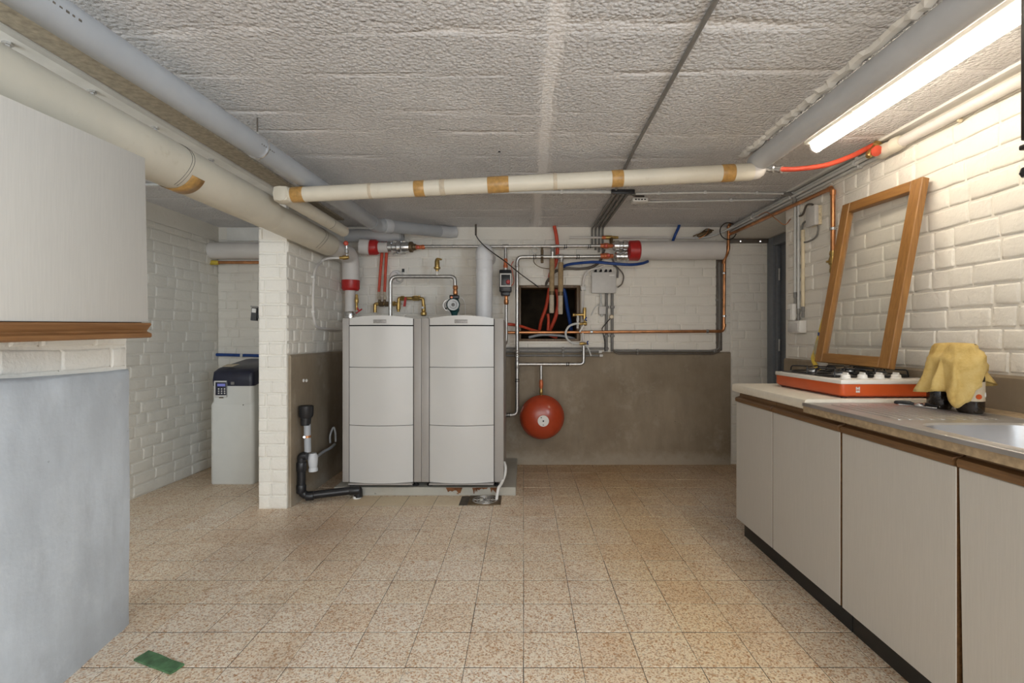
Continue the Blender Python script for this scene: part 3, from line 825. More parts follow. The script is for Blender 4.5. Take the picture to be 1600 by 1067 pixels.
obj('lower_arm', sweep(NB(), [hp(1404, 631.5, .006), hp(1426, 633, .006), hp(1444, 636, .006), hp(1464, 637.5, .006)], .003, 8), M['silver'], tl, 60)
L1('rivet', pd - Vector((.0, .008, 0)), pd - Vector((0, .0105, 0)), [(0, .004), (1, .003)], M['silver'], tl, 10)

# dark wall cabinet hanging by the lamp (only its edge shows)
wc = thing('wall_cabinet', 'dark brown wall cabinet edge hanging beside the lamp', 'cabinet', (1.55, 1.0, 1.6))
B1('carcass', (1.318, .70, 1.615), (XR - .012, 1.291, 1.998), M['dark_brown'], wc, .003)
B1('door', (1.300, .705, 1.625), (1.317, 1.293, 1.995), M['dark_brown'], wc, .003)
B1('bottom_lip', (1.297, .70, 1.600), (XR - .012, 1.296, 1.614), M['dark_brown'], wc, .004)
L1('hook', (1.309, 1.288, 1.5995), (1.309, 1.288, 1.53), [(0, .003), (.62, .003), (.66, .009), (.85, .013), (1, .008)], M['black'], wc, 12)

# near wall cabinet, hung a little out of level
nc = thing('wall_cabinet', 'cream grained wall cabinet with brown wooden grip rail on near partition', 'cabinet', (0, 0, 0))
xf = -1.22
B1('carcass', (-1.527, -1.0, .002), (xf - .019, -.003, .528), M['laminate'], nc, .001)
dr = B1('door', (xf - .018, -.52, 0), (xf, 0, .529), M['laminate'], nc, .0015)
dr_ = B1('door', (xf - .018, -1.0, 0), (xf, -.524, .529), M['laminate'], nc, .0015)
bm = NB(); prism(bm, [(xf - .018, -.002), (xf + .006, -.002), (xf + .008, -.008), (xf - .006, -.026), (xf - .006, -.030), (xf + .008, -.036), (xf + .009, -.046), (xf + .004, -.050), (xf - .018, -.050)], 1, -.52, .002)
g = obj('grip_rail', bm, M['wood_mid'], dr); g['label'] = 'brown wooden grip rail'
bm = NB(); prism(bm, [(xf - .018, -.002), (xf + .006, -.002), (xf + .008, -.008), (xf - .006, -.026), (xf - .006, -.030), (xf + .008, -.036), (xf + .009, -.046), (xf + .004, -.050), (xf - .018, -.050)], 1, -1.0, -.524)
g = obj('grip_rail', bm, M['wood_mid'], dr_); g['label'] = 'brown wooden grip rail'
B1('bottom_board', (-1.527, -1.0, -.012), (xf - .02, -.003, .0015), M['wood_brown'], nc)
nc.location = (0, 1.607, 1.161); nc.rotation_euler = (.026, 0, 0)

# ------------------------------------------------------------------ overhead: lamp, ceiling pipes, conduits
def band(name, p0, p1, r, mat, parent, n=20):
    return L1(name, p0, p1, [(0, r), (.04, r + .0012), (.96, r + .0012), (1, r)], mat, parent, n)
def batten_lamp(label, x, y0, y1, mat='lamp'):
    t = thing('batten_lamp', label, 'lamp', (x, (y0 + y1) / 2, ZC))
    B1('tray', (x - .052, y0, ZC - .040), (x + .052, y1, ZC - .0005), M['fix_white'], t, .004)
    bm = NB(); prof = [(x + .029 * math.cos(R(180 + k * 15)), ZC - .041 + .038 * math.sin(R(180 + k * 15))) for k in range(13)]
    prism(bm, prof, 1, y0 + .02, y1 - .02); d = obj('diffuser', bm, M[mat], t, 40)
    for y in (y0 + .008, y1 - .02): 
        bm = NB(); prof = [(x + .032 * math.cos(R(180 + k * 15)), ZC - .0405 + .041 * math.sin(R(180 + k * 15))) for k in range(13)]
        prism(bm, prof, 1, y, y + .012); obj('end_cap', bm, M['white'], t, 40)
    for y in (y0 + .35, y1 - .35): B1('clip', (x - .056, y - .010, ZC - .046), (x - .040, y + .010, ZC - .036), M['fix_white'], t, .002)
batten_lamp('lit fluorescent batten lamp on ceiling above the kitchen counter', 1.413, .86, 2.40)

# grey drain pipe along the left, with elbow towards the back wall
dp = thing('drain_pipe', 'grey plastic drain pipe hanging under ceiling beside the cream lagged pipe', 'pipe', (-1.3, 2.2, 2.02))
def dpx(y): return -1.2246 + .0465 * (y - 1.231)
ze = 1.957
e0 = Vector((dpx(3.70), 3.70, ze)); e1 = Vector((-.625, YB - .012, 2.035))
tube('pipe', [(dpx(-2.5), -2.5, ze), (dpx(3.65), 3.65, ze)], .049, M['pvc'], dp, n=24)
tube('elbow', [(dpx(3.60), 3.60, ze), e0 + Vector((0, .02, 0)), e0.lerp(e1, .11)], .052, M['pvc'], dp, .10, 24)
tube('pipe', [e0.lerp(e1, .06), e0.lerp(e1, .88)], .048, M['pvc'], dp, n=24)
dd = (e1 - e0).normalized()
band('socket', e0.lerp(e1, .09), e0.lerp(e1, .17), .053, M['pvc_light'], dp, 24)
tube('elbow', [e0.lerp(e1, .80), e0.lerp(e1, .97), Vector((e1.x + .03, YB - .008, 2.04))], .0495, M['pvc_light'], dp, .08, 24)
# black print on the pipe
for ya, yb_, q in ((1.02, 1.13, 1.05), (1.20, 1.32, 1.05), (2.14, 2.25, .95)):
    for k in range(7):
        y = ya + (yb_ - ya) * k / 7
        c = Vector((dpx(y) + .0548 * math.cos(q), y, ze + .0548 * math.sin(q) * -0 + 0))
        ang = R(-8); c = Vector((dpx(y) + .0492 * math.cos(ang), y, ze + .0492 * math.sin(ang)))
        bm = NB(); h = random.uniform(.0015, .003)
        box(bm, (c.x - .0012, y, c.z - h), (c.x + .0006, y + random.uniform(.005, .010), c.z + h)); o = obj('printed_mark', bm, M['conduit_dark'], dp)
# hanger
yh = 2.19
hg = NB(); ring = [Vector((dpx(yh) + .0515 * math.cos(t), yh, ze + .0515 * math.sin(t))) for t in [2 * math.pi * k / 28 for k in range(29)]]
sweep(hg, ring, .0045, 6, False); obj('hanger_ring', hg, M['silver'], dp, 60)
L1('hanger_nut', (dpx(yh), yh, ze + .052), (dpx(yh), yh, ze + .064), [(0, .008), (1, .008)], M['galv'], dp, 6)
tube('hanger_rod', [(dpx(yh), yh, ze + .050), (dpx(yh), yh, ZC + .004)], .004, M['conduit_dark'], dp, n=6)
# painted batten on the ceiling over the pier line
bt_ = thing('ceiling_batten', 'white painted batten bolted to ceiling above the thick lagged pipe', 'batten', (-1.655, 2.2, ZC))
bm = NB(); prism(bm, [(-1.72, ZC + .002), (-1.72, ZC - .022), (-1.705, ZC - .028), (-1.61, ZC - .028), (-1.598, ZC - .018), (-1.592, ZC + .002)], 1, -2.4, 3.9); obj('board', bm, M['batten'], bt_)
for y in (1.30, 1.585, 1.895, 2.22, 2.62, 1.02):
    L1('bolt', (-1.655, y, ZC - .0275), (-1.655, y, ZC - .050), [(0, .015), (.35, .015), (.4, .009), (1, .008)], M['silver'], bt_, 6)
B1('shaded_plaster_band', (-1.5915, -2.4, ZC - .012), (-1.47, 4.05, ZC + .002), M['brownrough'], bt_, .002)  # brown band carries the shade on the rough bare ceiling in its colour

# thick cream lagged pipe on the left
lp = thing('lagged_pipe', 'thick cream lagged heating pipe passing above the wall cabinet', 'pipe', (-1.43, 2.4, 1.81))
xa = -1.437
tube('lagging', [(xa, -2.5, 1.815), (xa, 2.73, 1.815)], .0935, M['lagging'], lp, n=28)
L1('lagging_step', (xa, 2.70, 1.815), (xa + .003, 2.80, 1.802), [(0, .0936), (.35, .0925), (.7, .084), (1, .0815)], M['lagging'], lp, 28)
tube('lagging', [(xa + .003, 2.79, 1.802), (xa + .007, 3.60, 1.794)], .0815, M['lagging'], lp, n=28)
L1('lagging_end', (xa + .007, 3.598, 1.794), (xa + .007, 3.665, 1.794), [(0, .0817), (.45, .079), (.8, .068), (1, .05)], M['lagging'], lp, 28)
bm = NB()
for y in (2.00, 2.015, 3.36, 3.40):
    rr = .0942 if y < 2.7 else .0822; zz = 1.815 if y < 2.7 else 1.795
    sweep(bm, [Vector((xa + (0 if y < 2.7 else .008) + rr * math.cos(t), y + .02 * math.sin(2 * t) * (1 if y < 2.7 else 2), zz + rr * math.sin(t))) for t in [R(-70 + k * 10) for k in range(18)]], .0008, 4)
obj('wrap_wire', bm, M['black_rubber'], lp)
bm = NB(); rr = .0948; gg = []
for y in (2.015, 2.095):
    gg.append([bm.verts.new((xa + rr * math.cos(R(a_)), y, 1.815 + rr * math.sin(R(a_)))) for a_ in range(-125, -24, 5)])
for k in range(len(gg[0]) - 1): bm.faces.new((gg[0][k], gg[0][k + 1], gg[1][k + 1], gg[1][k]))
o = obj('tape_band', bm, M['tape'], lp, 180); md = o.modifiers.new('s', 'SOLIDIFY'); md.thickness = .001

# slimmer lagged pipe: crosses the room and turns back along the big one
cp = thing('lagged_pipe', 'slim cream lagged pipe crossing the room under ceiling with brown tape bands', 'pipe', (0, 2.75, 1.97))
c0, c1 = Vector((-1.262, 2.60, 1.860)), Vector((1.185, 2.565, 1.972))
rc = .0435
def cr(px): 
    # point of the crossing axis seen at column px
    k = (px - CX) / FPX; t = (k * c0.y - c0.x) / ((c1.x - c0.x) - k * (c1.y - c0.y)); return c0.lerp(c1, t)
obj('lagging', sweep(NB(), [c0, c0.lerp(c1, .5), c1], [.0388, .0412, .0435], 22), M['lagging'], cp, 50)
tube('lagging', [c0 + Vector((.0, -.04, 0)), c0 + Vector((.008, .84, -.006))], .0385, M['lagging'], cp, n=22)
L1('lagging_end', c0 + Vector((.008, .838, -.006)), c0 + Vector((.008, .862, -.006)), [(0, .0386), (.6, .035), (1, .02)], M['lagging'], cp, 22)
B1('corner_wrap', c0 + Vector((-.042, -.042, -.040)), c0 + Vector((.040, .046, .042)), M['lagging'], cp, .018)
dcr = (c1 - c0).normalized()
for pa_, pb_, m in ((457, 476, 'tape'), (577, 582, 'tape_old'), (648, 664, 'tape'), (688, 696, 'tape_old'), (762, 795, 'tape'), (864, 870, 'tape_old'), (955, 973, 'tape'), (1126, 1146, 'tape')):
    band('tape_band', cr(pa_), cr(pb_), .0388 + .0047 * (pa_ - 440) / 720 + .0005, M[m], cp, 22)
hk = cr(782); tube('hanger_wire', [hk + Vector((0, 0, rc)), hk + Vector((-.004, .004, rc + .03)), Vector((hk.x - .006, hk.y, ZC + .004))], .0016, M['galv'], cp, n=6)
L1('hanger_plug', (hk.x - .006, hk.y, ZC - .004), (hk.x - .006, hk.y, ZC + .002), [(0, .006), (1, .006)], M['black'], cp, 8)
wy = 3.70; 
tube('wrap_wire', [c0 + Vector((.006 + .0385 * math.cos(t) * 1.02, .60 + .012 * math.sin(t), -.006 + .0385 * math.sin(t) * 1.02)) for t in [R(-80 + 20 * k) for k in range(9)]], .0008, M['black_rubber'], cp, .001, 4)

# pale grey pipe on the right of the ceiling
rp = thing('drain_pipe', 'pale grey plastic pipe running under ceiling beside the lamp', 'pipe', (1.22, 1.5, 2.025))
tube('pipe', [(1.222, -2.5, 2.029), (1.222, 2.575, 2.026)], .0515, M['pvc_light'], rp, n=26)
L1('pipe_end', (1.222, 2.572, 2.026), (1.222, 2.60, 2.026), [(0, .0516), (.7, .05), (1, .04)], M['pvc_light'], rp, 26)
tube('elbow', [c1 - dcr * .03, c1 + dcr * .03, Vector((1.225, 2.575, 2.0))], .040, M['lagging_white'], rp, .03, 16)
# broken plaster lip along the pipe
bm = NB(); rn = random.Random(9); vsA = []
for k in range(90):
    y = .4 + 2.25 * k / 89
    w = .020 + rn.uniform(-.007, .010); hgt = .010 + rn.uniform(-.005, .006)
    vsA.append([bm.verts.new(v) for v in ((1.170 - w, y, ZC + .001), (1.172 - w * .4, y, ZC - hgt), (1.186, y, ZC - hgt * 1.1), (1.20, y, ZC + .001))])
for A, B in zip(vsA, vsA[1:]):
    for k in range(3): bm.faces.new((A[k], A[k + 1], B[k + 1], B[k]))
obj('plaster_lip', bm, M['tape_old'] if False else M['batten'], rp)

# red hose with valve beside the lamp
rh = thing('water_hose', 'red hose with tap running from pale grey pipe to wall pipe', 'hose', (1.5, 2.48, 2.0))
h0 = P(1207, 263, 2.53)
L1('fitting', P(1199, 263.5, 2.56), P(1222, 264.5, 2.50), [(0, .016), (.2, .016), (.22, .021), (.5, .021), (.55, .016), (.8, .016), (.82, .019), (1, .019)], M['silver'], rh, 12)
hose('hose', [P(1218, 264.5, 2.51), P(1245, 264, 2.49), P(1290, 258, 2.47), P(1330, 244, 2.46), P(1366, 226, 2.45)], .0125, M['red_hose'], rh)
vv = P(1366, 236, 2.44)
L1('tap_body', P(1372, 224, 2.44), P(1356, 245, 2.44), [(0, .020), (.2, .022), (.25, .016), (.6, .016), (.62, .02), (.8, .02), (1, .012)], M['brass'], rh, 12)
L1('tap_wheel', vv + Vector((-.02, -.035, -.012)), vv + Vector((-.02, -.05, -.018)), [(0, .012), (.3, .026), (.7, .026), (1, .010)], M['red_hose'], rh, 10)

# white painted wall pipe under the ceiling on the right
wpipe = thing('wall_pipe', 'white painted pipe along top of the right brick wall', 'pipe', (1.77, 1.8, 2.03))
tube('pipe', [(1.768, -2.4, 2.026), (1.768, 2.40, 2.026)], .0235, M['lagging_white'], wpipe, n=16)
L1('joint', (1.764, 2.30, 2.026), (1.764, 2.46, 2.026), [(0, .026), (.1, .034), (.3, .036), (.35, .030), (.55, .033), (.8, .036), (.95, .028), (1, .02)], M['lagging'], wpipe, 14)
B1('plaster_seam', (1.745, -2.4, ZC - .012), (XR, YD - .02, ZC + .002), M['batten'], wpipe, .003)
L1('old_plug', P(1497, 178, 0) if False else Vector((1.789, 2.02, 2.0)), Vector((1.775, 2.02, 2.0)), [(0, .01), (.6, .009), (1, .005)], M['cream_box'], wpipe, 10)

# grey conduits along the beam on the right
for k, (x, z, r, lab) in enumerate(((1.775, 2.055, .012, 'top grey conduit along wall head behind the red tap'), (1.758, 2.034, .010, 'middle grey conduit along wall head behind the red tap'), (1.782, 2.022, .011, 'lowest grey conduit along wall head behind the red tap'))):
    t = thing('conduit', lab, 'conduit', (x, 3.3, z), 'conduits along the wall head')
    tube('tube', [(x, 2.475, z), (x, 4.28, z)], r, M['conduit_pale'], t, n=10)
    for y in (2.62, 3.25, 3.8): B1('clip', (x - r - .003, y - .008, z - r - .003), (x + r + .003, y + .008, z + r + .003), M['conduit_pale'], t, .003)

# ceiling conduits
def conduit(label, pts, r, mat, clips=(), bend=.05, grp='conduits on the ceiling', cat='conduit', name='conduit', clipm=None):
    pts = [Vector(p) for p in pts]
    t = thing(name, label, cat, pts[0], grp)
    tube('tube', pts, r, mat, t, bend, 10)
    for c in clips:
        c = Vector(c); B1('clip', c - Vector((.008, r + .004, r + .004)), c + Vector((.008, r + .004, r + .004)), clipm or mat, t, .002)
    return t
zc1 = ZC - .012
conduit('long grey conduit running lengthwise along the ceiling', [(.548, -2.4, zc1), (.548, 1.4, zc1), (.565, 2.6, zc1), (.60, 3.20, zc1)], .0085, M['conduit'], [], .2)
conduit('pale conduit across ceiling behind the crossing pipe', [(-1.10, 3.262, zc1), (.585, 3.262, zc1)], .012, M['conduit_pale'], [(-.2, 3.262, zc1), (.25, 3.262, zc1)])
conduit('pale conduit across ceiling from the cable bend to wall head', [(.75, 3.30, zc1), (1.25, 3.27, zc1), (1.735, 3.30, zc1)], .0075, M['conduit_pale'], [(.90, 3.291, zc1), (1.20, 3.273, zc1), (1.55, 3.289, zc1)], .1)
conduit('second pale conduit across ceiling nearer the back wall', [(.86, 3.50, zc1), (1.745, 3.44, zc1)], .0075, M['conduit_pale'], [(1.45, 3.46, zc1)])
conduit('pale conduit on passage ceiling beyond the wall cabinet', [(XL + .02, 3.10, zc1), (-1.76, 3.10, zc1)], .009, M['conduit_pale'], [(-2.42, 3.10, zc1), (-2.0, 3.10, zc1)])
for k in range(4):
    x = .600 + k * .031
    conduit(['first', 'second', 'third', 'fourth'][k] + ' of four grey conduits bending from ceiling down back wall, counted from the pumps',
            [(x - .05 + .035 * k, 3.262 + (0 if k < 3 else .05), zc1), (x + .004, 3.30, zc1), (x, YB - .022, zc1), (x, YB - .022, 1.90 - .02 * k)], .0095, M['conduit'], [], .04, 'four conduits in a row')
bj = thing('cable_clamp', 'black cable clamp where the ceiling conduits bend', 'clamp', (.64, 3.27, ZC))
B1('strap', (.575, 3.235, ZC - .030), (.73, 3.252, ZC - .001), M['black'], bj, .004); tube('loose_cable', [(.70, 3.27, ZC - .012), (.745, 3.34, ZC - .016), (.82, 3.36, ZC - .012)], .006, M['black_rubber'], bj, .03, 8)
sd = thing('ceiling_box', 'small white ceiling box with a row of holes beside the four conduits', 'box', (.81, 3.44, ZC))
B1('housing', (.755, 3.42, ZC - .030), (.865, 3.50, ZC - .0005), M['white'], sd, .008)
for k in range(4): B1('hole', (.772 + k * .021, 3.4185, ZC - .020), (.784 + k * .021, 3.421, ZC - .012), M['gap'], sd)

# ------------------------------------------------------------------ right wall fittings
cu = thing('copper_pipe', 'copper pipe running along the lintel and down right wall to brass gas tap', 'pipe', (1.77, 3.4, 1.99))
tube('tube', [(1.772, 4.235, 1.30 + .70), (1.772, 2.83, 1.972), (1.772, 2.83, 1.60)], .0125, M['copper'], cu, .035)
for p_, q_ in (((1.772, 2.87, 1.9725), (1.772, 2.845, 1.972)), ((1.772, 2.83, 1.955), (1.772, 2.83, 1.93))): L1('collar', p_, q_, [(0, .0155), (1, .0155)], M['copper'], cu, 14)
L1('wall_clamp', (1.772, 2.83, 1.744), (1.772, 2.83, 1.726), [(0, .0155), (.1, .018), (.9, .018), (1, .0155)], M['silver'], cu, 14)
B1('clamp_foot', (1.785, 2.824, 1.731), (XR - .001, 2.836, 1.739), M['silver'], cu)
gt = L1('gas_tap', (1.772, 2.83, 1.608), (1.772, 2.83, 1.475), [(0, .016), (.12, .019), (.2, .016), (.3, .019), (.34, .022), (.55, .022), (.6, .016), (.75, .016), (.78, .018), (.9, .018), (1, .012)], M['brass'], cu, 14)
B1('tap_lever', (1.735, 2.822, 1.540), (1.760, 2.838, 1.553), M['brass'], gt, .003)
yhose = hose('gas_hose', [(1.772, 2.83, 1.475), P(1303, 432, 2.85), P(1297, 465, 2.86), P(1287, 500, 2.86), P(1279, 530, 2.84), P(1273.5, 550, 2.815), P(1270.5, 561, 2.75), (1.60, 2.69, .945), (1.60, 2.66, .925)], .0115, M['yellow_hose'])
tag(yhose, 'yellow gas hose curving from brass tap down to the cooktop', 'hose')
bx = thing('junction_box', 'cream surface junction box on right wall below the copper pipe', 'box', (1.79, 3.0, 1.79))
B1('base', (1.770, 2.963, 1.793), (XR - .0085, 3.055, 1.908), M['cream_box'], bx, .004); B1('cover', (1.744, 2.961, 1.790), (1.7695, 3.057, 1.911), M['grey_box'], bx, .005)
for z in (1.818, 1.852, 1.886): L1('grommet', (1.7805, 2.9635, z), (1.7805, 2.956, z), [(0, .009), (1, .006)], M['cream_box'], bx, 12)
hose('cable', [(1.783, 2.99, 1.792), (1.783, 2.99, 1.76), (1.785, 3.02, 1.725), (1.787, 3.10, 1.715), (1.787, 3.16, 1.72)], .005, M['conduit'], bx)
hose('cable', [(1.783, 3.04, 1.91), (1.782, 3.05, 1.935), (1.782, 3.11, 1.945), (1.785, 3.16, 1.90), (1.786, 3.22, 1.90)], .006, M['conduit_dark'], bx)
hose('cable', [(1.783, 3.055, 1.83), (1.783, 3.10, 1.845), (1.783, 3.15, 1.84), (1.785, 3.17, 1.80)], .006, M['conduit'], bx)
for y, z0, z1, r, lab in ((3.245, 1.335, 1.99, .0085, 'far grey conduit dropping down right wall to the upper socket'), (3.205, 1.225, 1.99, .0085, 'middle grey conduit dropping down right wall to the sockets'), (3.155, 1.24, 1.80, .011, 'cream conduit dropping from junction box to the lower socket')):
    t = thing('conduit', lab, 'conduit', (1.786, y, z0), 'conduits above the sockets')
    tube('tube', [(1.784, y, z0 + .07), (1.784, y, z1)], r, M['conduit_pale'] if r < .01 else M['cream_box'], t, n=10)
    L1('gland', (1.784, y, z0), (1.784, y, z0 + .075), [(0, .009), (.5, .008), (.55, .011), (1, .010)], M['conduit'], t, 10)
hose_c = hose('cable', [(1.775, 3.24, 1.98), (1.765, 3.22, 2.02), (1.752, 3.26, 2.058), (1.74, 3.32, 2.07)], .012, M['conduit'])
tag(hose_c, 'grey cable bundle bending from ceiling over the copper pipe', 'cable')
s1 = thing('wall_socket', 'upper cream wall socket above the double one on right wall', 'socket', (1.79, 3.27, 1.223), 'surface sockets on the right wall')
B1('housing', (1.762, 3.241, 1.224), (XR - .0085, 3.302, 1.337), M['white'], s1, .006); B1('hinged_lid', (1.752, 3.244, 1.23), (1.7615, 3.299, 1.30), M['grey_box'], s1, .004)
s2 = thing('wall_socket', 'lower cream double wall socket near the door recess', 'socket', (1.79, 3.19, 1.146), 'surface sockets on the right wall')
B1('housing', (1.745, 3.125, 1.142), (XR - .0085, 3.252, 1.2215), M['white'], s2, .006); B1('hinged_lid', (1.734, 3.130, 1.15), (1.7445, 3.247, 1.205), M['grey_box'], s2, .004)
wr = hose('loose_wire', [(1.77, 3.75, 2.03), (1.72, 3.50, 2.0), (1.735, 3.40, 1.93), (1.775, 3.36, 1.88), (1.785, 3.30, 1.905)], .0028, M['copper'])
tag(wr, 'thin brown wire hanging across the copper pipe at the lintel', 'wire')

# ------------------------------------------------------------------ boilers on their slab
slab_o = thing('boiler_plinth', 'low grey concrete plinth under the two boilers', 'plinth', (-.69, 3.9, 0))
bm = NB(); box(bm, (-1.335, 3.475, 0), (-.054, YB - .024, .060), .004, 1); obj('slab', bm, M['concrete_slab'], slab_o)
rn = random.Random(3)
for (x0, x1, z0, z1) in ((-.545, -.43, .018, .059), (-.36, -.322, .004, .057), (-.335, -.25, .035, .059), (-.235, -.17, .02, .059), (-.47, -.455, .004, .02)):
    bm = NB(); n = 9; top = []; low = []
    for k in range(n): 
        x = x0 + (x1 - x0) * k / (n - 1)
        top.append(bm.verts.new((x, 3.4738, z1))); low.append(bm.verts.new((x, 3.4738, z0 + (z1 - z0) * (rn.random() * .8 if 0 < k < n - 1 else .9))))
    for k in range(n - 1): bm.faces.new((low[k], low[k + 1], top[k + 1], top[k]))
    obj('rust_stain', bm, M['rust'], slab_o)
def boiler(x0, x1, label, gl, gr):
    t = thing('boiler', label, 'boiler', ((x0 + x1) / 2, 3.75, .06), 'pair of floor standing boilers')
    yf, yb = 3.462, 4.02
    zt, zb = 1.248, .100
    B1('casing', (x0 + .002, yf + .012, zb), (x1 - .002, yb, zt - .004), M['boiler_grey'], t, .004)
    pl, pr = x0 + gl, x1 - gr
    B1('side_column', (x0, yf, zb), (pl - .004, yf + .03, zt), M['boiler_grey'], t, .003)
    B1('side_column', (pr + .004, yf, zb), (x1, yf + .03, zt), M['boiler_grey'], t, .003)
    B1('shadow_gap', (pl - .004, yf + .008, zb - .004), (pr + .004, yf + .0125, zt - .003), M['gap'], t)
    N = 14
    def panel(name, za, zb_, arch=0, lift=0):
        bm = NB(); F = []; K = []
        for side in (0, 1):
            top = []; low = []
            for k in range(N + 1):
                s = k / N; x = pl + .001 + (pr - pl - .002) * s
                bow = .036 * (1 - (2 * s - 1) ** 2)
                y = (yf - .003 - bow) if side == 0 else yf + .006
                top.append(bm.verts.new((x, y, zb_ + arch * (1 - (2 * s - 1) ** 2)))); low.append(bm.verts.new((x, y, za)))
            (F if side == 0 else K).extend([low, top])
        for k in range(N):
            bm.faces.new((F[0][k], F[0][k + 1], F[1][k + 1], F[1][k])); bm.faces.new((K[0][k + 1], K[0][k], K[1][k], K[1][k + 1]))
            bm.faces.new((F[1][k], F[1][k + 1], K[1][k + 1], K[1][k])); bm.faces.new((F[0][k + 1], F[0][k], K[0][k], K[0][k + 1]))
        for k in (0, N): bm.faces.new((F[0][k], F[1][k], K[1][k], K[0][k]))
        return obj(name, bm, M['boiler_white'], t, 30)
    hood = panel('hood', 1.201, 1.247, .020)
    mx = (pl + pr) / 2
    bd = B1('badge', (mx - .045, yf - .0405, 1.212), (mx + .045, yf - .036, 1.238), M['badge'], hood, .001)
    panel('upper_panel', .908, 1.192); panel('middle_panel', .503, .904); panel('lower_panel', .102, .499)
    # arched top cover running back over the casing
    bm = NB(); pf = [(pl + (pr - pl) * k / N, 1.2465 + .019 * (1 - (2 * k / N - 1) ** 2)) for k in range(N + 1)] + [(pr, 1.2445), (pl, 1.2445)]
    prism(bm, pf, 1, yf + .0065, yf + .16); obj('top_cover', bm, M['boiler_white'], t, 30)
    B1('base_lip', (pl, yf - .030, .088), (pr, yf + .01, .0985), M['boiler_grey'], t, .002)
    for x in (x0 + .05, x1 - .05):
        for y in (yf + .06, yb - .05): L1('foot', (x, y, .0605), (x, y, .10), [(0, .022), (.3, .022), (.35, .01), (1, .01)], M['black'], t, 12)
    return t
boiler(-1.269, -.717, 'white and grey boiler nearer the brick pier', .050, .056)
boiler(-.7155, -.140, 'white and grey boiler below the white flue pipe', .058, .068)

# floor drain and hose
fd = thing('floor_drain', 'square cast floor drain with round grate before the boilers', 'drain', (-.262, 3.37, 0))
B1('plate', (-.372, 3.275, .0005), (-.152, 3.462, .006), M['bronze'], fd, .002)
B1('surround_patch', (-.43, 3.275, .0003), (-.373, 3.462, .0025), M['grout'], fd)
bm = NB()
for r in (.082, .058, .034):
    sweep(bm, [(-.262 + r * math.cos(2 * math.pi * k / 24), 3.368 + r * math.sin(2 * math.pi * k / 24), .0075) for k in range(25)], .0045, 6, False)
for k in range(4):
    q = math.pi * k / 4; sweep(bm, [(-.262 - .085 * math.cos(q), 3.368 - .085 * math.sin(q), .0072), (-.262 + .085 * math.cos(q), 3.368 + .085 * math.sin(q), .0072)], .0035, 6)
obj('grate', bm, M['galv'], fd, 60)
L1('knob', (-.285, 3.35, .008), (-.285, 3.35, .022), [(0, .014), (.8, .014), (1, .01)], M['concrete_slab'], fd, 10)
hs = hose('condensate_hose', [P(787.5, 722, 3.56), P(789.8, 730, 3.53), P(788.5, 743, 3.50), P(783, 756, 3.44), P(778.5, 764, 3.40), P(775.5, 783, 3.37)], .0105, M['white'])
tag(hs, 'white condensate hose hanging from boiler side into the floor drain', 'hose')

# white flue pipe
fl = thing('flue_pipe', 'thick white flue pipe rising behind the second boiler', 'pipe', (-.31, 3.96, 1.24))
fx = P(757, 450, 3.96).x; fy = 3.955
zt = P(757, 392, fy).z
L1('pipe', (fx - .004, fy, 1.235), (fx, fy, zt - .06), [(0, .066), (1, .066)], M['duct'], fl, 28)
L1('socket_ring', (fx, fy, zt - .17), (fx, fy, zt - .145), [(0, .0665), (.1, .0685), (.9, .0685), (1, .0665)], M['duct'], fl, 28)
tube('elbow', [(fx, fy, zt - .075), (fx, fy, zt - .010), (fx, YB + .01, zt + .002)], .0705, M['duct'], fl, .085, 28)

# ------------------------------------------------------------------ heating pipework on the back wall
YP = 4.215
def B(px, py, y=YP): return P(px, py, y)
def clip(t, px, py, y=YP, r=.017, horiz=True):
    c = B(px, py, y); d = Vector((.007, 0, 0)) if horiz else Vector((0, 0, .007))
    for s in (-1, 1):
        L1('clip_ring', c + d * s * 1.2 - d * .5, c + d * s * 1.2 + d * .5, [(0, r), (.2, r + .003), (.8, r + .003), (1, r)], M['black'], t, 12)
    B1('clip_stem', c + Vector((-.003, r, -.003)), Vector((c.x + .003, YB - .023 if c.z < .98 else YB + .004, c.z + .003)), M['galv'], t)

# vertical lagged pipe with red collars beside the pier
vp = thing('lagged_pipe', 'upright white lagged pipe with red collar behind the first boiler', 'pipe', B(548, 500, 4.10))
vx = B(548, 400, 4.10).x
zt_, zr0, zr1, zb_ = 1.80, B(548, 438, 4.1).z, B(548, 453, 4.1).z, 1.27
tube('lagging', [(vx, 3.662, 1.794), (vx, 4.10, 1.794), (vx, 4.10, zr0 - .01)], .0685, M['lagging_white'], vp, .10, 26)
L1('red_collar', (vx, 4.10, zr1 - .006), (vx, 4.10, zr0), [(0, .060), (.15, .070), (.2, .0725), (1, .0725)], M['red'], vp, 26)
L1('lower_pipe', (vx - .004, 4.10, zb_ + .02), (vx - .004, 4.10, zr1), [(0, .042), (1, .042)], M['lagging_white'], vp, 22)
L1('coupling', (vx - .004, 4.10, 1.245), (vx - .004, 4.10, 1.33), [(0, .05), (.1, .058), (.3, .058), (.35, .046), (.6, .046), (.65, .052), (.85, .052), (1, .045)], M['silver'], vp, 22)
sp_ = B(556, 470, 4.03)
L1('drain_cock', sp_ + Vector((0, .02, .055)), sp_ + Vector((0, .02, -.075)), [(0, .010), (.2, .012), (.3, .016), (.5, .016), (.6, .010), (1, .012)], M['brass'], vp, 12)
bm = NB(); kc = B(561, 486, 4.02)
for q in (.5, 2.1, 3.7): sweep(bm, [kc, kc + Vector((math.cos(q) * .028, -.004, math.sin(q) * .034))], .006, 6)
obj('cock_handle', bm, M['red'], vp, 60)
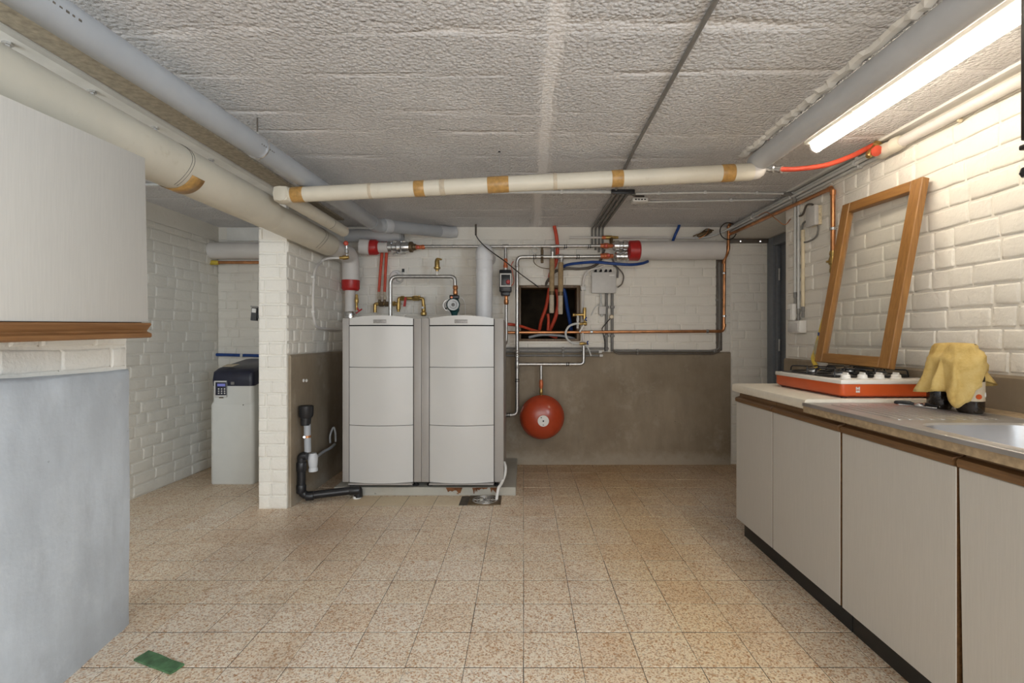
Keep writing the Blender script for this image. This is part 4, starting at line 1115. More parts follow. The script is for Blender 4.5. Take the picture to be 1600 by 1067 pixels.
# top air valve, red
L1('air_valve', B(541, 376, 3.76), B(542, 402, 3.76), [(0, .010), (.15, .014), (.3, .012), (.5, .008), (.55, .016), (.75, .016), (.8, .010), (1, .010)], M['silver'], vp, 12)
L1('valve_wheel', B(540.5, 380, 3.745), B(540.5, 380, 3.725), [(0, .014), (.3, .018), (.7, .018), (1, .01)], M['red_hose'], vp, 12)
L1('valve_outlet', B(545, 402, 3.76), B(530, 403, 3.76), [(0, .013), (.3, .017), (.6, .017), (.65, .011), (1, .011)], M['brass'], vp, 12)
# white drain tube clipped to the pier wall
wt = thing('drain_tube', 'white plastic tube looping down the pier wall beside the boilers', 'tube', (-1.5, 3.6, 1.2))
hose('tube', [B(531, 403, 3.76), P(520, 403, 3.74), P(511, 404, 3.72)] + [P(px, py, -1.524 * FPX / (px - CX)) for px, py in ((503, 408), (493, 420), (490, 440), (489, 470), (490, 495), (496, 511), (515, 514), (531, 515))], .010, M['lagging_white'], wt)
for py in (433, 487): 
    c = P(489.5, py, 3.577); B1('clip', (-1.541, c.y - .012, c.z - .008), (c.x + .012, c.y + .012, c.z + .008), M['white'], wt, .003)

# grey stub pipe behind
gs = thing('drain_pipe', 'short grey plastic pipe behind the red collar under the ceiling', 'pipe', (-1.3, 4.27, 1.98))
tube('pipe', [(-1.535, 4.275, 1.995), (-1.06, 4.275, 1.995)], .054, M['pvc_light'], gs, n=22)
L1('end_cap', (-1.065, 4.275, 1.995), (-1.04, 4.275, 1.995), [(0, .0545), (.7, .053), (1, .04)], M['pvc'], gs, 22)

# upper galvanised pipe with its fittings
up = thing('galvanised_pipe', 'upper galvanised pipe running across back wall from red collar to red cap', 'pipe', B(790, 385))
tube('tube', [B(660, 385), B(790, 385), B(942, 384)], .0135, M['galv'], up, .01, 14)
L1('lagged_stub', (vx + .05, YP - .04, B(0, 386).z), B(577, 386, YP - .03), [(0, .066), (1, .066)], M['lagging_white'], up, 22)
L1('red_collar', B(571.5, 386.5), B(592, 386.5), [(0, .058), (.1, .066), (.8, .066), (.9, .060), (1, .050)], M['red'], up, 24)
L1('sleeve', B(592, 386.5), B(607, 386.5), [(0, .044), (1, .044)], M['lagging_white'], up, 22)
L1('coupling', B(606, 386), B(640, 386), [(0, .042), (.05, .05), (.2, .05), (.24, .040), (.4, .040), (.45, .055), (.62, .055), (.66, .046), (.9, .046), (1, .040)], M['silver'], up, 22)
for py in (377, 397): L1('coupling_bolt', B(614, py, YP - .02), B(634, py, YP - .02), [(0, .008), (.2, .012), (.4, .012), (.45, .006), (1, .006)], M['silver'], up, 8)
L1('reducer', B(639.5, 386), B(650, 386), [(0, .040), (.1, .046), (.5, .046), (.6, .032), (1, .026)], M['bronze'], up, 18)
L1('ball_valve', B(648, 386), B(664, 386), [(0, .018), (.15, .022), (.3, .018), (.7, .018), (.8, .021), (1, .016)], M['orange_copper'], up, 14)
L1('valve_knob', B(653, 386, YP - .02), B(653, 386, YP - .04), [(0, .010), (.6, .012), (1, .009)], M['red_hose'], up, 10)
for px in (790, 864): L1('tee', B(px - 5, 385), B(px + 5, 385), [(0, .0165), (.1, .0185), (.9, .0185), (1, .0165)], M['galv'], up, 14)
for px in (676, 708): L1('joint_ring', B(px - 2, 385), B(px + 2, 385), [(0, .0140), (.2, .0155), (.8, .0155), (1, .0140)], M['galv'], up, 14)
for px in (883.5, 921): clip(up, px, 385, YP, .0145)
L1('ball_valve', B(938, 384), B(958, 384), [(0, .015), (.1, .019), (.25, .019), (.3, .024), (.6, .024), (.7, .018), (1, .016)], M['orange_copper'], up, 14)
L1('valve_knob', B(947, 384, YP - .022), B(947, 384, YP - .045), [(0, .012), (.6, .015), (1, .011)], M['red_hose'], up, 10)
L1('coupling', B(957, 384), B(984, 384), [(0, .028), (.08, .044), (.35, .046), (.4, .038), (.55, .038), (.6, .046), (.85, .046), (.9, .036), (1, .034)], M['silver'], up, 20)
# gauges/sensor at (826,391)
sn = B(847, 393, YP - .012); L1('sensor_pocket', B(847, 387, YP - .01), B(847, 398, YP - .01), [(0, .010), (.3, .010), (.35, .013), (1, .012)], M['bronze'], up, 10)

# lower galvanised pipe down to the floor circuit
lo = thing('galvanised_pipe', 'lower galvanised pipe bending down beside the opening to the boiler return', 'pipe', B(808, 500))
tube('tube', [B(942, 400.5), B(808, 401.5), B(808, 648), B(786, 648.5)], .0165, M['galv'], lo, .045, 14)
L1('ball_valve', B(938, 400), B(958, 400), [(0, .018), (.1, .022), (.25, .022), (.3, .026), (.6, .026), (.7, .020), (1, .018)], M['orange_copper'], lo, 14)
L1('valve_knob', B(951, 399, YP - .024), B(951, 399, YP - .047), [(0, .012), (.6, .015), (1, .011)], M['red_hose'], lo, 10)
L1('coupling', B(960, 400.5), B(984, 400.5), [(0, .030), (.1, .042), (.3, .042), (.35, .036), (.42, .036), (.45, .042), (.6, .042), (.63, .036), (.8, .042), (.9, .034), (1, .032)], M['silver'], lo, 20)
for px in (835.5, 903): clip(lo, px, 401, YP, .0175)
L1('sensor_pocket', B(847, 401, YP - .018), B(847, 411, YP - .018), [(0, .011), (.4, .011), (.45, .013), (1, .012)], M['bronze'], lo, 10)
for a_, b_ in (((808, 413), (808, 417)), ((808, 547), (808, 553)), ((808, 555), (808, 559))): L1('joint_ring', B(*a_), B(*b_), [(0, .017), (.2, .021), (.8, .021), (1, .017)], M['galv'], lo, 14)
L1('tee', B(808, 563), B(808, 575), [(0, .018), (.1, .0205), (.9, .0205), (1, .018)], M['galv'], lo, 14)
clip(lo, 808, 594, YP, .0175, False); clip(lo, 794, 648.5, YP, .0175)
L1('tee', B(871, 401), B(881, 401), [(0, .018), (.1, .021), (.9, .021), (1, .018)], M['galv'], lo, 14)
br = tube('branch_tube', [B(808, 569), B(912, 569), B(912, 540)], .0145, M['galv'], lo, .035, 12)
clip(lo, 887, 569, YP, .0155)
tube('vessel_tube', [B(845.5, 569), B(845.5, 612)], .0115, M['galv'], lo, n=12)
L1('ball_valve', B(845.5, 593), B(845.5, 607), [(0, .012), (.2, .017), (.35, .019), (.7, .018), (1, .013)], M['orange_copper'], lo, 12)
L1('union', B(845.5, 607), B(845.5, 616), [(0, .012), (.3, .016), (.8, .016), (1, .011)], M['brass'], lo, 12)
ri = NB(); cc_ = B(814, 393, YP)
# small ring of spare wire on the pipe
cc_ = B(836, 391, YP - .01); sweep(ri, [cc_ + Vector((.026 * math.cos(t), 0, .026 * math.sin(t))) for t in [2 * math.pi * k / 20 for k in range(21)]], .0028, 6, False)
obj('wire_ring', ri, M['conduit_pale'], lo, 60)
cb = hose('sensor_cable', [B(834, 404), B(834, 409), B(838, 414), B(846, 418), B(858, 420), B(872, 421)], .0035, M['bronze'])
tag(cb, 'thin brown sensor cable hanging from lower galvanised pipe', 'cable')

# red expansion vessel
ev = thing('expansion_vessel', 'round red expansion vessel hanging on the cement wall', 'vessel', B(847, 652, 4.19))
vc = B(847, 652, 4.175); rv = .186
L1('shell', vc + Vector((0, -.095, 0)), vc + Vector((0, .12, 0)), [(0, .03), (.01, .06), (.06, .105), (.14, .143), (.24, .167), (.36, .180), (.45, .184), (.47, .188), (.52, .188), (.54, .184), (.7, .172), (.85, .14), (1, .08)], M['vessel_red'], ev, 48, 50)
lb = B(849, 658, 4.07); L1('round_label', lb + Vector((0, -.0, 0)) + Vector((0, .004, 0)), lb + Vector((0, .0135, 0)), [(0, .046), (1, .047)], M['white'], ev, 24)
L1('label_dot', lb + Vector((0, .0025, 0)), lb + Vector((0, .006, 0)), [(0, .007), (1, .007)], M['gap'], ev, 10)
B1('label_mark', lb + Vector((-.022, .0028, .024)), lb + Vector((-.012, .006, .031)), M['gap'], ev); B1('label_mark', lb + Vector((-.006, .0028, -.034)), lb + Vector((.006, .006, -.030)), M['gap'], ev)
L1('nozzle', vc + Vector((-.006, .01, .175)), B(845.5, 615), [(0, .014), (.5, .011), (1, .012)], M['brass'], ev, 12)
B1('wall_bracket', vc + Vector((-.03, .11, -.06)), (vc.x + .03, YB - .021, vc.z + .06), M['vessel_red'], ev)

# square circulation pump on the drop pipe
p1 = thing('circulation_pump', 'dark square circulation pump with red knob on upright pipe', 'pump', B(789, 440))
tube('tube', [B(790, 385), B(790, 407)], .0135, M['galv'], p1, n=12)
L1('union', B(790, 404), B(790, 420), [(0, .014), (.15, .019), (.4, .016), (.6, .018), (.7, .021), (1, .018)], M['orange_copper'], p1, 12)
L1('flange', B(790, 419), B(790, 426), [(0, .024), (.4, .024), (.45, .032), (1, .032)], M['galv'], p1, 16)
B1('pump_housing', B(780, 456, YP - .05) , B(799.5, 423.5, YP + .05), M['black'], p1, .01)
B1('pump_volute', B(782.5, 462, YP - .03), B(797, 455, YP + .03), M['black'], p1, .008)
c = B(790.5, 437.5, YP - .085)
B1('control_head', (c.x - .052, YP - .08, c.z - .058), (c.x + .047, YP - .05, c.z + .058), M['black'], p1, .008)
bm = NB()
for lo_, hi_ in (((-.050, .045), (.045, .056)), ((-.050, -.056), (.045, -.045)), ((-.050, -.045), (-.039, .045)), ((.035, -.045), (.045, .045))): box(bm, (c.x + lo_[0], YP - .088, c.z + lo_[1]), (c.x + hi_[0], YP - .078, c.z + hi_[1]))
obj('face_frame', bm, M['grey_box'], p1)
L1('red_knob', (c.x + .018, YP - .080, c.z - .016), (c.x + .018, YP - .100, c.z - .016), [(0, .019), (.7, .018), (1, .013)], M['red'], p1, 18)
L1('union', B(791, 458), B(791, 476), [(0, .020), (.25, .023), (.3, .016), (.55, .016), (.6, .021), (.9, .021), (1, .015)], M['copper'], p1, 12)
tube('tube', [B(791, 474), B(791, 536), P(785, 540, 4.12), P(783, 538, 4.02)], .0135, M['galv'], p1, .03, 12)
hose('power_cable', [B(799, 447), B(803, 440), B(801, 427), B(799, 415), B(802, 408)], .003, M['red_hose'], p1)

# arch pipe with air vent and teal pump
ar = thing('galvanised_pipe', 'arched galvanised pipe above first boiler carrying a brass air vent', 'pipe', B(660, 432, 4.05))
ya_ = 4.02
tube('tube', [P(610, 497, ya_), P(610, 432, ya_), P(711, 432, ya_), P(711, 447, ya_)], .0155, M['galv'], ar, .06, 14)
L1('union', P(711.5, 446, ya_), P(711.5, 461, ya_), [(0, .017), (.1, .021), (.35, .021), (.4, .016), (.6, .019), (.9, .019), (1, .015)], M['copper'], ar, 12)
L1('vent_stub', P(683, 431, ya_), P(683, 424, ya_), [(0, .010), (1, .010)], M['white'], ar, 12)
va = L1('air_vent', P(683, 424, ya_), P(683, 403.5, ya_), [(0, .012), (.12, .014), (.2, .026), (.32, .027), (.36, .020), (.75, .020), (.85, .017), (1, .010)], M['brass'], ar, 16)
L1('vent_cap', P(683, 404.5, ya_), P(690.5, 405.5, ya_), [(0, .011), (.5, .010), (1, .006)], M['brass'], va, 10)
for px, py in ((610, 441), (704, 432)): pass
p2 = thing('circulation_pump', 'teal round circulation pump above second boiler', 'pump', P(709, 478, ya_))
L1('volute', P(710, 461, ya_), P(710, 494, ya_), [(0, .02), (.1, .026), (.2, .034), (.75, .040), (.85, .028), (1, .022)], M['teal'], p2, 18)
L1('motor', P(708, 476, ya_ + .02), P(708, 476, ya_ - .075), [(0, .052), (.75, .055), (.9, .052), (1, .046)], M['teal'], p2, 26)
L1('nameplate', P(708, 476, ya_ - .0752), P(708, 476, ya_ - .080), [(0, .046), (1, .045)], M['conduit_pale'], p2, 26)
L1('bleed_screw', P(708, 476, ya_ - .080), P(708, 476, ya_ - .088), [(0, .014), (.7, .014), (1, .010)], M['conduit'], p2, 14)
bm = NB(); cc_ = P(708, 476, ya_ - .0815); sweep(bm, [cc_ + Vector((.029 * math.cos(t), 0, .029 * math.sin(t))) for t in [2 * math.pi * k / 24 for k in range(25)]], .0018, 5, False); obj('print_ring', bm, M['conduit'], p2)
B1('terminal_box', P(702, 466.5, ya_ - .07), P(718, 461.5, ya_ - .02), M['black'], p2, .006)
L1('terminal_knob', P(705.5, 464.5, ya_ - .070), P(705.5, 464.5, ya_ - .078), [(0, .010), (1, .008)], M['orange_copper'], p2, 12)
hose('power_cable', [P(718, 464, ya_ - .04), P(724, 468, ya_ - .03), P(727, 478, ya_ - .02), P(727, 492, ya_)], .003, M['lagging_white'], p2)
def gauge(px, py, y, r, label):
    t = thing('pressure_gauge', label, 'gauge', P(px, py, y))
    L1('gauge_case', P(px, py, y + .025), P(px, py, y), [(0, r * .9), (.2, r), (1, r)], M['galv'], t, 28)
    L1('gauge_face', P(px, py, y + .0005), P(px, py, y - .001), [(0, r * .93), (1, r * .93)], M['grey_box'], t, 28)
    d = Vector((math.cos(R(-130)), 0, math.sin(R(-130)))); c = P(px, py, y - .002); sweep_b = NB(); sweep(sweep_b, [c + d * r * .6, c + d * r * .9], .006, 6); obj('gauge_mark', sweep_b, M['gap'], t)
gauge(701, 477, ya_ + .055, .046, 'round glass gauge half hidden by the teal pump')
# wall rosette behind arch
ro_ = thing('pipe_rosette', 'round clear plastic rosette on wall behind the arched pipe', 'rosette', P(620, 432, YB))
bm = NB()
for r in (.062, .052): sweep(bm, [P(620, 433, YB - .014) + Vector((r * math.cos(t), 0, r * math.sin(t))) for t in [2 * math.pi * k / 28 for k in range(29)]], .0022, 6, False)
obj('rim', bm, M['conduit_pale'], ro_, 60)
L1('disc', P(620, 433, YB - .0), P(620, 433, YB - .012), [(0, .060), (.7, .058), (1, .050)], M['lagging_white'], ro_, 28)
bm = NB(); sweep(bm, smoothpts([P(616, 425, YB - .016), P(621, 428, YB - .018), P(619, 437, YB - .018), P(625, 440, YB - .016)], 5), .0045, 6); obj('swirl', bm, M['grey_box'], ro_, 60)
B1('black_tab', P(628, 425, YB - .02), P(632, 420, YB - .012), M['black'], ro_)

# red twin hoses from ceiling pipe to brass manifold
for (xa_, xb_, lab) in ((597.5, 592, 'first red hose dropping behind the coupling to the brass manifold'), (604.5, 601, 'second red hose dropping behind the coupling to the brass manifold')):
    t = thing('water_hose', lab, 'hose', P(xb_, 460, 4.28), 'twin red hoses')
    hose('hose', [P(xa_ - 4, 356, 4.285), P(xa_, 375, 4.285), P(xa_ - .5, 392, 4.285), P((xa_ + xb_) / 2 - .4, 425, 4.28), P(xb_, 456, 4.28)], .0125, M['red_hose'], t)
    L1('ferrule', P(xb_, 455, 4.28), P(xb_ + .5, 468, 4.28), [(0, .0115), (.6, .0115), (.65, .015), (1, .015)], M['lag_pale'], t, 12)
mf = thing('brass_manifold', 'brass manifold with red lever behind first boiler', 'manifold', P(620, 475, 4.26))
ym = 4.25
tube('tube', [P(586, 488, ym), P(586, 475, ym), P(623, 474.5, ym), P(623, 466, ym), P(661, 466.5, ym), P(662.5, 490, ym)], .0145, M['brass'], mf, .012, 12)
for a_, b_, m in (((592, 475), (600, 475), 'bronze'), ((601, 475), (608, 475), 'bronze'), ((613, 474.5), (618, 474.5), 'brass'), ((644, 466), (656, 466), 'brass'), ((626, 466), (632, 466), 'brass')):
    L1('union_nut', P(*a_, ym), P(*b_, ym), [(0, .017), (.15, .0215), (.85, .0215), (1, .017)], M[m], mf, 8)
for px in (594, 602): L1('riser', P(px - 1, 468, ym), P(px - 1, 476, ym), [(0, .010), (.5, .014), (1, .012)], M['bronze'], mf, 10)
L1('drop', P(622.5, 474, ym), P(622.5, 487, ym), [(0, .018), (.7, .018), (.75, .014), (1, .012)], M['brass'], mf, 12)
for px in (649.5, 655): L1('plug', P(px, 464, ym), P(px, 461.8, ym), [(0, .010), (1, .010)], M['brass'], mf, 10)
lv = NB(); prism(lv, [(0, 0), (.018, .0), (.010, -.078), (-.012, -.078)], 1, 0, .006)
for v in lv.verts: v.co += P(632, 464.5, ym - .03)
obj('lever', lv, M['red'], mf)
L1('safety_valve', P(662, 476, ym), P(662, 493.5, ym), [(0, .016), (.3, .018), (.55, .020), (.6, .016), (.7, .026), (.9, .026), (1, .018)], M['brass'], mf, 12)
L1('white_cap', P(660.5, 480.5, ym - .02), P(660.5, 480.5, ym - .035), [(0, .012), (.6, .012), (1, .006)], M['white'], mf, 12)

# right-hand lagged header pipe with red cap
hp_ = thing('lagged_pipe', 'white lagged header pipe with red cap along top of back wall', 'pipe', B(1060, 391))
L1('lagging', B(990, 391.5), B(1129, 391), [(0, .078), (.5, .080), (1, .079)], M['lagging_white'], hp_, 28)
L1('red_cap', B(981.5, 391.5), B(999, 391.5), [(0, .070), (.08, .084), (.9, .087), (1, .080)], M['red'], hp_, 28)
# black cable down to the opening
kb = thing('black_cable', 'black cable hanging diagonally from ceiling to the wall opening', 'cable', B(790, 400))
hose('cable', [P(743.5, 352, 4.24), P(743.5, 366, 4.18), P(750, 377, 4.02), P(765, 391, 3.85), P(790, 409, 3.98), P(812, 427, 4.12), P(838, 446, 4.30), P(842, 449, 4.42)], .0045, M['black_rubber'], kb)
L1('ceiling_sleeve', P(743.5, 351, 4.24), P(743.5, 367, 4.175), [(0, .009), (1, .008)], M['conduit_dark'], kb, 10)

# brown lagged stubs hanging in front of the opening
for k, (px, ytop, ymid, ybot, tee, lab) in enumerate(((862.5, 404, 462, 489, 382, 'brown lagged pipe hanging before the opening, the higher of two'), (876.2, 410, 463, 491, 400, 'brown lagged pipe hanging before the opening, the lower of two'))):
    t = thing('lagged_pipe', lab, 'pipe', B(px, ytop), 'lagged stubs before the opening')
    L1('steel_drop', B(px + 1.3, tee + 3), B(px + .5, ytop), [(0, .0165), (.3, .0165), (.35, .019), (.6, .019), (.65, .016), (1, .016)], M['galv'], t, 14)
    L1('brown_lagging', B(px, ytop), B(px - .4, ymid - 6), [(0, .020), (.03, .0225), (1, .0225)], M['lag_brown'], t, 14)
    L1('joint_tape', B(px - .3, ymid - 7), B(px - .4, ymid - 1), [(0, .0228), (.5, .024), (1, .0228)], M['bronze'], t, 14)
    L1('pale_lagging', B(px - .4, ymid - 2), B(px - .6, ybot), [(0, .0205), (.95, .0205), (1, .017)], M['lag_pale'], t, 14)
# hoses in the opening
def H(label, pts, r, mat, grp='hoses at the wall opening'):
    o = hose('water_hose', pts, r, M[mat]); tag(o, label, 'hose', grp); return o
H('red hose dropping from ceiling past the upper galvanised pipe', [P(866, 353, 4.29), P(869.5, 370, 4.29), P(871, 390, 4.30), P(868, 412, 4.30), P(860, 428, 4.31), P(858, 452, 4.40), P(853, 480, 4.46), P(846, 500, 4.50), P(843, 515, 4.55)], .0155, 'red_hose')
H('red hose slanting across foot of the opening', [P(785, 506, 4.27), P(800, 507, 4.28), P(815, 510, 4.33), P(830, 515, 4.40), P(848, 520, 4.46), P(870, 528, 4.5)], .0125, 'red_hose')
H('red hose standing in the opening behind lagged stubs', [P(868, 446, 4.50), P(872, 470, 4.52), P(868, 495, 4.55), P(858, 518, 4.6)], .018, 'red_hose')
H('short red hose end inside the opening', [P(856, 490, 4.44), P(857, 500, 4.45), P(856, 516, 4.47)], .013, 'red_hose')
H('dark blue hose hanging inside the opening', [P(879, 446, 4.42), P(883, 460, 4.44), P(886, 480, 4.48), P(890, 500, 4.52), P(893, 520, 4.56)], .017, 'blue')
H('long blue hose sagging under the red cap', [P(873, 423, 4.30), P(884, 414.5, 4.27), P(905, 411, 4.22), P(930, 409.5, 4.16), P(955, 411.5, 4.12), P(985, 413.5, 4.12), P(1003, 411.5, 4.16), P(1012, 408.5, 4.22)], [.012] * 50 + [.011, .010, .009, .007, .005, .004, .003] if False else .0125, 'blue')
H('blue hose poking up behind the lagged header pipe', [P(1062, 349, 4.27), P(1060, 356, 4.26), P(1055, 367, 4.25), P(1050, 380, 4.30)], .012, 'blue')
H('grey hose lying in foot of the opening', [P(826, 527, 4.40), P(848, 523, 4.42), P(880, 525, 4.44), P(900, 530, 4.47)], .012, 'pvc')

# grey cable run behind
def cable(label, pts, r, mat, name='cable', grp=None):
    o = hose(name, pts, r, M[mat]); tag(o, label, 'cable', grp); return o
cable('bundle of dark cables from opening to junction box', [P(852, 448, 4.36), P(856, 438, 4.33), P(868, 424, 4.31), P(885, 419.5, 4.31), P(905, 420, 4.31), P(925, 417, 4.31), P(938, 407, 4.32), P(944, 390, 4.33)], .012, 'conduit_dark')
cable('grey cable loop right of the grey junction box', [P(958, 415, 4.31), P(966, 419, 4.30), P(974, 430, 4.30), P(972, 443, 4.31), P(965, 449, 4.32)], .0055, 'conduit_dark')
cable('second grey cable dropping into the grey junction box', [P(955, 400, 4.32), P(960, 412, 4.32), P(965, 422, 4.32), P(965, 434, 4.32)], .008, 'conduit')
wc_ = thing('conduit', 'pale flexible conduit curving from blue hose down to brass valve', 'conduit', P(911, 480, 4.3))
hose('tube', [P(943, 415, 4.29), P(935, 418.5, 4.29), P(922, 422, 4.29), P(914, 430, 4.29), P(911, 445, 4.29), P(910.5, 470, 4.29), P(910.5, 490, 4.29), P(910.5, 515, 4.29), P(911.5, 541, 4.25)], .0095, M['lagging_white'], wc_)
for py in (451,): B1('clip', P(908, py + 2, 4.275), P(913.5, py - 2, YB), M['conduit_pale'], wc_, .002)
# grey junction box and conduits below
jb = thing('junction_box', 'grey square junction box on back wall beside the opening', 'box', P(943, 458, YB))
B1('box_base', P(926, 456.5, YB - .055), P(961, 428, YB - .004), M['grey_box'], jb, .004); B1('lid', P(924.5, 458, YB - .080), P(962, 425.5, YB - .056), M['grey_box'], jb, .006)
B1('bright_label', P(952, 431, YB - .0815), P(960, 429, YB - .079), M['white'], jb)
for px in (930, 938, 946, 953): L1('gland', P(px, 426, YB - .035), P(px + 1.5, 421, YB - .035), [(0, .012), (.5, .012), (1, .007)], M['black'], jb, 10)
for px, yb_, lab in ((947.5, 549, 'nearer dark conduit dropping from junction box to the base conduits'), (956.5, 549, 'further dark conduit dropping from junction box to the base conduits')):
    t = thing('conduit', lab, 'conduit', P(px, yb_, YB), 'conduits below the junction box')
    tube('tube', [P(px, 458, 4.325), P(px, yb_, 4.325)], .0125, M['conduit'], t, n=10)
    for py in (480, 525): B1('clip', P(px - 2.6, py + 1.5, 4.308), P(px + 2.6, py - 1.5, YB), M['conduit'], t, .002)
s3 = thing('small_box', 'small grey connection box under the junction box', 'box', P(940, 492, YB))
B1('cover', P(936, 491, YB - .05), P(945.5, 479, YB - .006), M['grey_box'], s3, .006)
L1('top_gland', P(939, 480, YB - .03), P(938.5, 459, YB - .03), [(0, .014), (.3, .014), (.35, .009), (1, .009)], M['conduit_pale'], s3, 10)
L1('bottom_gland', P(940.5, 490, YB - .03), P(940.5, 494.5, YB - .03), [(0, .014), (.6, .013), (1, .006)], M['conduit_pale'], s3, 10)
hose('cable', [P(937, 476, YB - .03), P(932, 478, YB - .02), P(927, 485, YB - .014), P(924, 493, YB - .012)], .004, M['conduit_pale'], s3)
ws = thing('round_switch', 'round cream switch on conduit with a dark cable tail', 'switch', P(955.5, 495, 4.3))
L1('button', P(955.5, 495, 4.311), P(955.5, 495, 4.285), [(0, .019), (.6, .019), (1, .014)], M['cream_box'], ws, 18)
hose('cable_tail', [P(953, 498, 4.30), P(948, 504, 4.29), P(941.5, 512, 4.285), P(941, 516, 4.285), P(943, 524, 4.285), P(945, 535, 4.29), P(945, 549, 4.295)], .0045, M['black_rubber'], ws)

# brass stop valves with hoses by the opening
sv = thing('filling_valve', 'brass filling valve set with braided hose loop at corner of opening', 'valve', P(912, 500, 4.24))
yv = 4.225
L1('brass_body', P(913.5, 480.5, yv), P(913, 499, yv), [(0, .013), (.15, .015), (.5, .0145), (.8, .017), (1, .014)], M['brass'], sv, 12)
L1('brass_arm', P(914, 491.5, yv), P(895, 492, yv), [(0, .014), (.3, .012), (.5, .010), (.8, .011), (.85, .016), (1, .015)], M['brass'], sv, 12)
L1('steel_drop', P(903, 493, yv), P(902.5, 513, yv), [(0, .0105), (.2, .0105), (.22, .013), (.4, .013), (.45, .010), (1, .010)], M['conduit_pale'], sv, 10)
L1('check_valve', P(917, 506, yv), P(905, 506, yv), [(0, .014), (.2, .017), (.5, .017), (.6, .012), (1, .011)], M['brass'], sv, 12)
L1('valve_stem', P(914, 505, yv - .0), P(914, 500, yv), [(0, .009), (1, .012)], M['brass'], sv, 10)
def handwheel(t, px, py, y):
    bm = NB(); c_ = P(px, py, y)
    for k in range(4):
        q = R(45 + 90 * k); sweep(bm, [c_, c_ + Vector((.010, math.cos(q) * .0, 0)) + Vector((0, math.cos(q) * .016, math.sin(q) * .020))], .005, 6)
    obj('blue_handwheel', bm, M['blue'], t, 60)
handwheel(sv, 914.5, 498.5, yv - .02); handwheel(sv, 917, 535.5, yv - .01)
hose('braided_hose', [P(906, 505.5, yv), P(898, 506, yv - .01), P(889, 510, yv - .02), P(884, 519, yv - .02), P(886, 529, yv - .02), P(894, 535.5, yv - .015), P(906, 537, yv)], .0095, M['conduit_pale'], sv)
L1('lower_valve', P(905, 537, yv), P(918, 536.5, yv), [(0, .010), (.2, .013), (.6, .013), (.7, .010), (1, .009)], M['brass'], sv, 12)
prb = NB(); 
sweep(prb, [P(912, 508, yv - .01), P(905.5, 519, yv - .015)], .008, 8); obj('white_lever', prb, M['white'], sv)
hose('tail_hose', [P(916, 540, yv - .01), P(920, 546, yv - .01), P(923.5, 556, yv - .01)], .006, M['conduit_pale'], sv)

# copper pipe along the wall and up the corner
c2 = thing('copper_pipe', 'copper pipe running along back wall below the opening and up the corner', 'pipe', P(960, 518, 4.27))
yc = 4.285
tube('tube', [P(785, 519.5, yc), P(1131, 517.5, yc), P(1132, 405, yc), P(1138, 392, yc - .05), P(1138.5, 352, 4.235), P(1143, 348, 4.20)], .0128, M['copper'], c2, .035, 12)
for px, py, hz in ((924, 518.5, True), (1105, 517.5, True), (1131.5, 494, False), (1131.2, 427, False)):
    c_ = P(px, py, yc); d = Vector((.012, 0, 0)) if hz else Vector((0, 0, .009))
    L1('pipe_clamp', c_ - d, c_ + d, [(0, .014), (.1, .0175), (.9, .0175), (1, .014)], M['silver'], c2, 14)
    B1('clamp_stem', c_ + Vector((-.003, .015, -.003)), (c_.x + .003, YB + .004, c_.z + .003), M['silver'], c2)
for a_, b_ in (((1131, 412), (1131.5, 406)), ((1134, 400), (1137, 394.5)), ((1138, 389), (1138, 384)), ((1131.5, 511), (1131.5, 506))): L1('collar', P(*a_, yc - .005), P(*b_, yc - .005), [(0, .0155), (1, .0155)], M['copper'], c2, 12)
# conduits on top of the cement base
yk = YB - .034
for k, py in enumerate((544.5, 549.5, 555.5)):
    conduit(['topmost', 'middle', 'lowest'][k] + ' of three dark conduits along the cement base beside the boilers', [P(787, py, yk), P(936 + (0 if k else 15), py, yk)], .0098, M['conduit'], [P(880, py, yk)], .02, 'conduits along the cement base')
for (px, py) in ((937.5, 549.5), (938.5, 555.5)):
    pass
kc1 = conduit('upper dark conduit along the base bending up the corner', [P(955, 547.5, yk), P(1112, 548.5, yk), P(1124.5, 545, yk), P(1124, 410, YB - .02)], .010, M['conduit'], [P(996, 547.6, yk), P(1116, 548.3, yk)], .05, 'conduits along the cement base')
conduit('lower dark conduit along the base from junction box to corner', [P(957, 546, yk - .012), P(963, 552, yk - .012), P(1115, 552.5, yk - .01), P(1126, 548, yk - .01), P(1126, 410, YB - .03)], .0085, M['conduit_dark'], [P(996, 552.2, yk - .012)], .05, 'conduits along the cement base')
for (px, py, lab) in ((938, 549.5, 'upper white cable end on the base conduits'), (939.5, 555.5, 'lower white cable end on the base conduits')):
    t = L1('cable_end', P(px - 2.5, py, yk), P(px + 2.5, py, yk), [(0, .0125), (.8, .0125), (1, .009)], M['white'], None, 10); tag(t, lab, 'cable end', 'cable ends on the base')
dc = thing('cable_duct', 'dark cable duct strip rising in corner behind copper pipe', 'duct', P(1123, 450, YB))
B1('strip', P(1119.5, 548, YB - .020), P(1127, 405, YB + .0), M['conduit_dark'], dc, .002); B1('cover_joint', P(1119.0, 470, YB - .022), P(1127.5, 467, YB - .001), M['conduit'], dc)
dl = thing('cable_duct', 'dark cable duct strip under the lintel of door recess', 'duct', P(1170, 377, YB))
B1('strip', P(1141, 379.5, YB - .03), P(1199, 374, YB - .003), M['conduit_dark'], dl, .003)
for px in (1157, 1188): L1('screw', P(px, 377, YB - .029), P(px, 377, YB - .034), [(0, .009), (1, .006)], M['silver'], dl, 10)
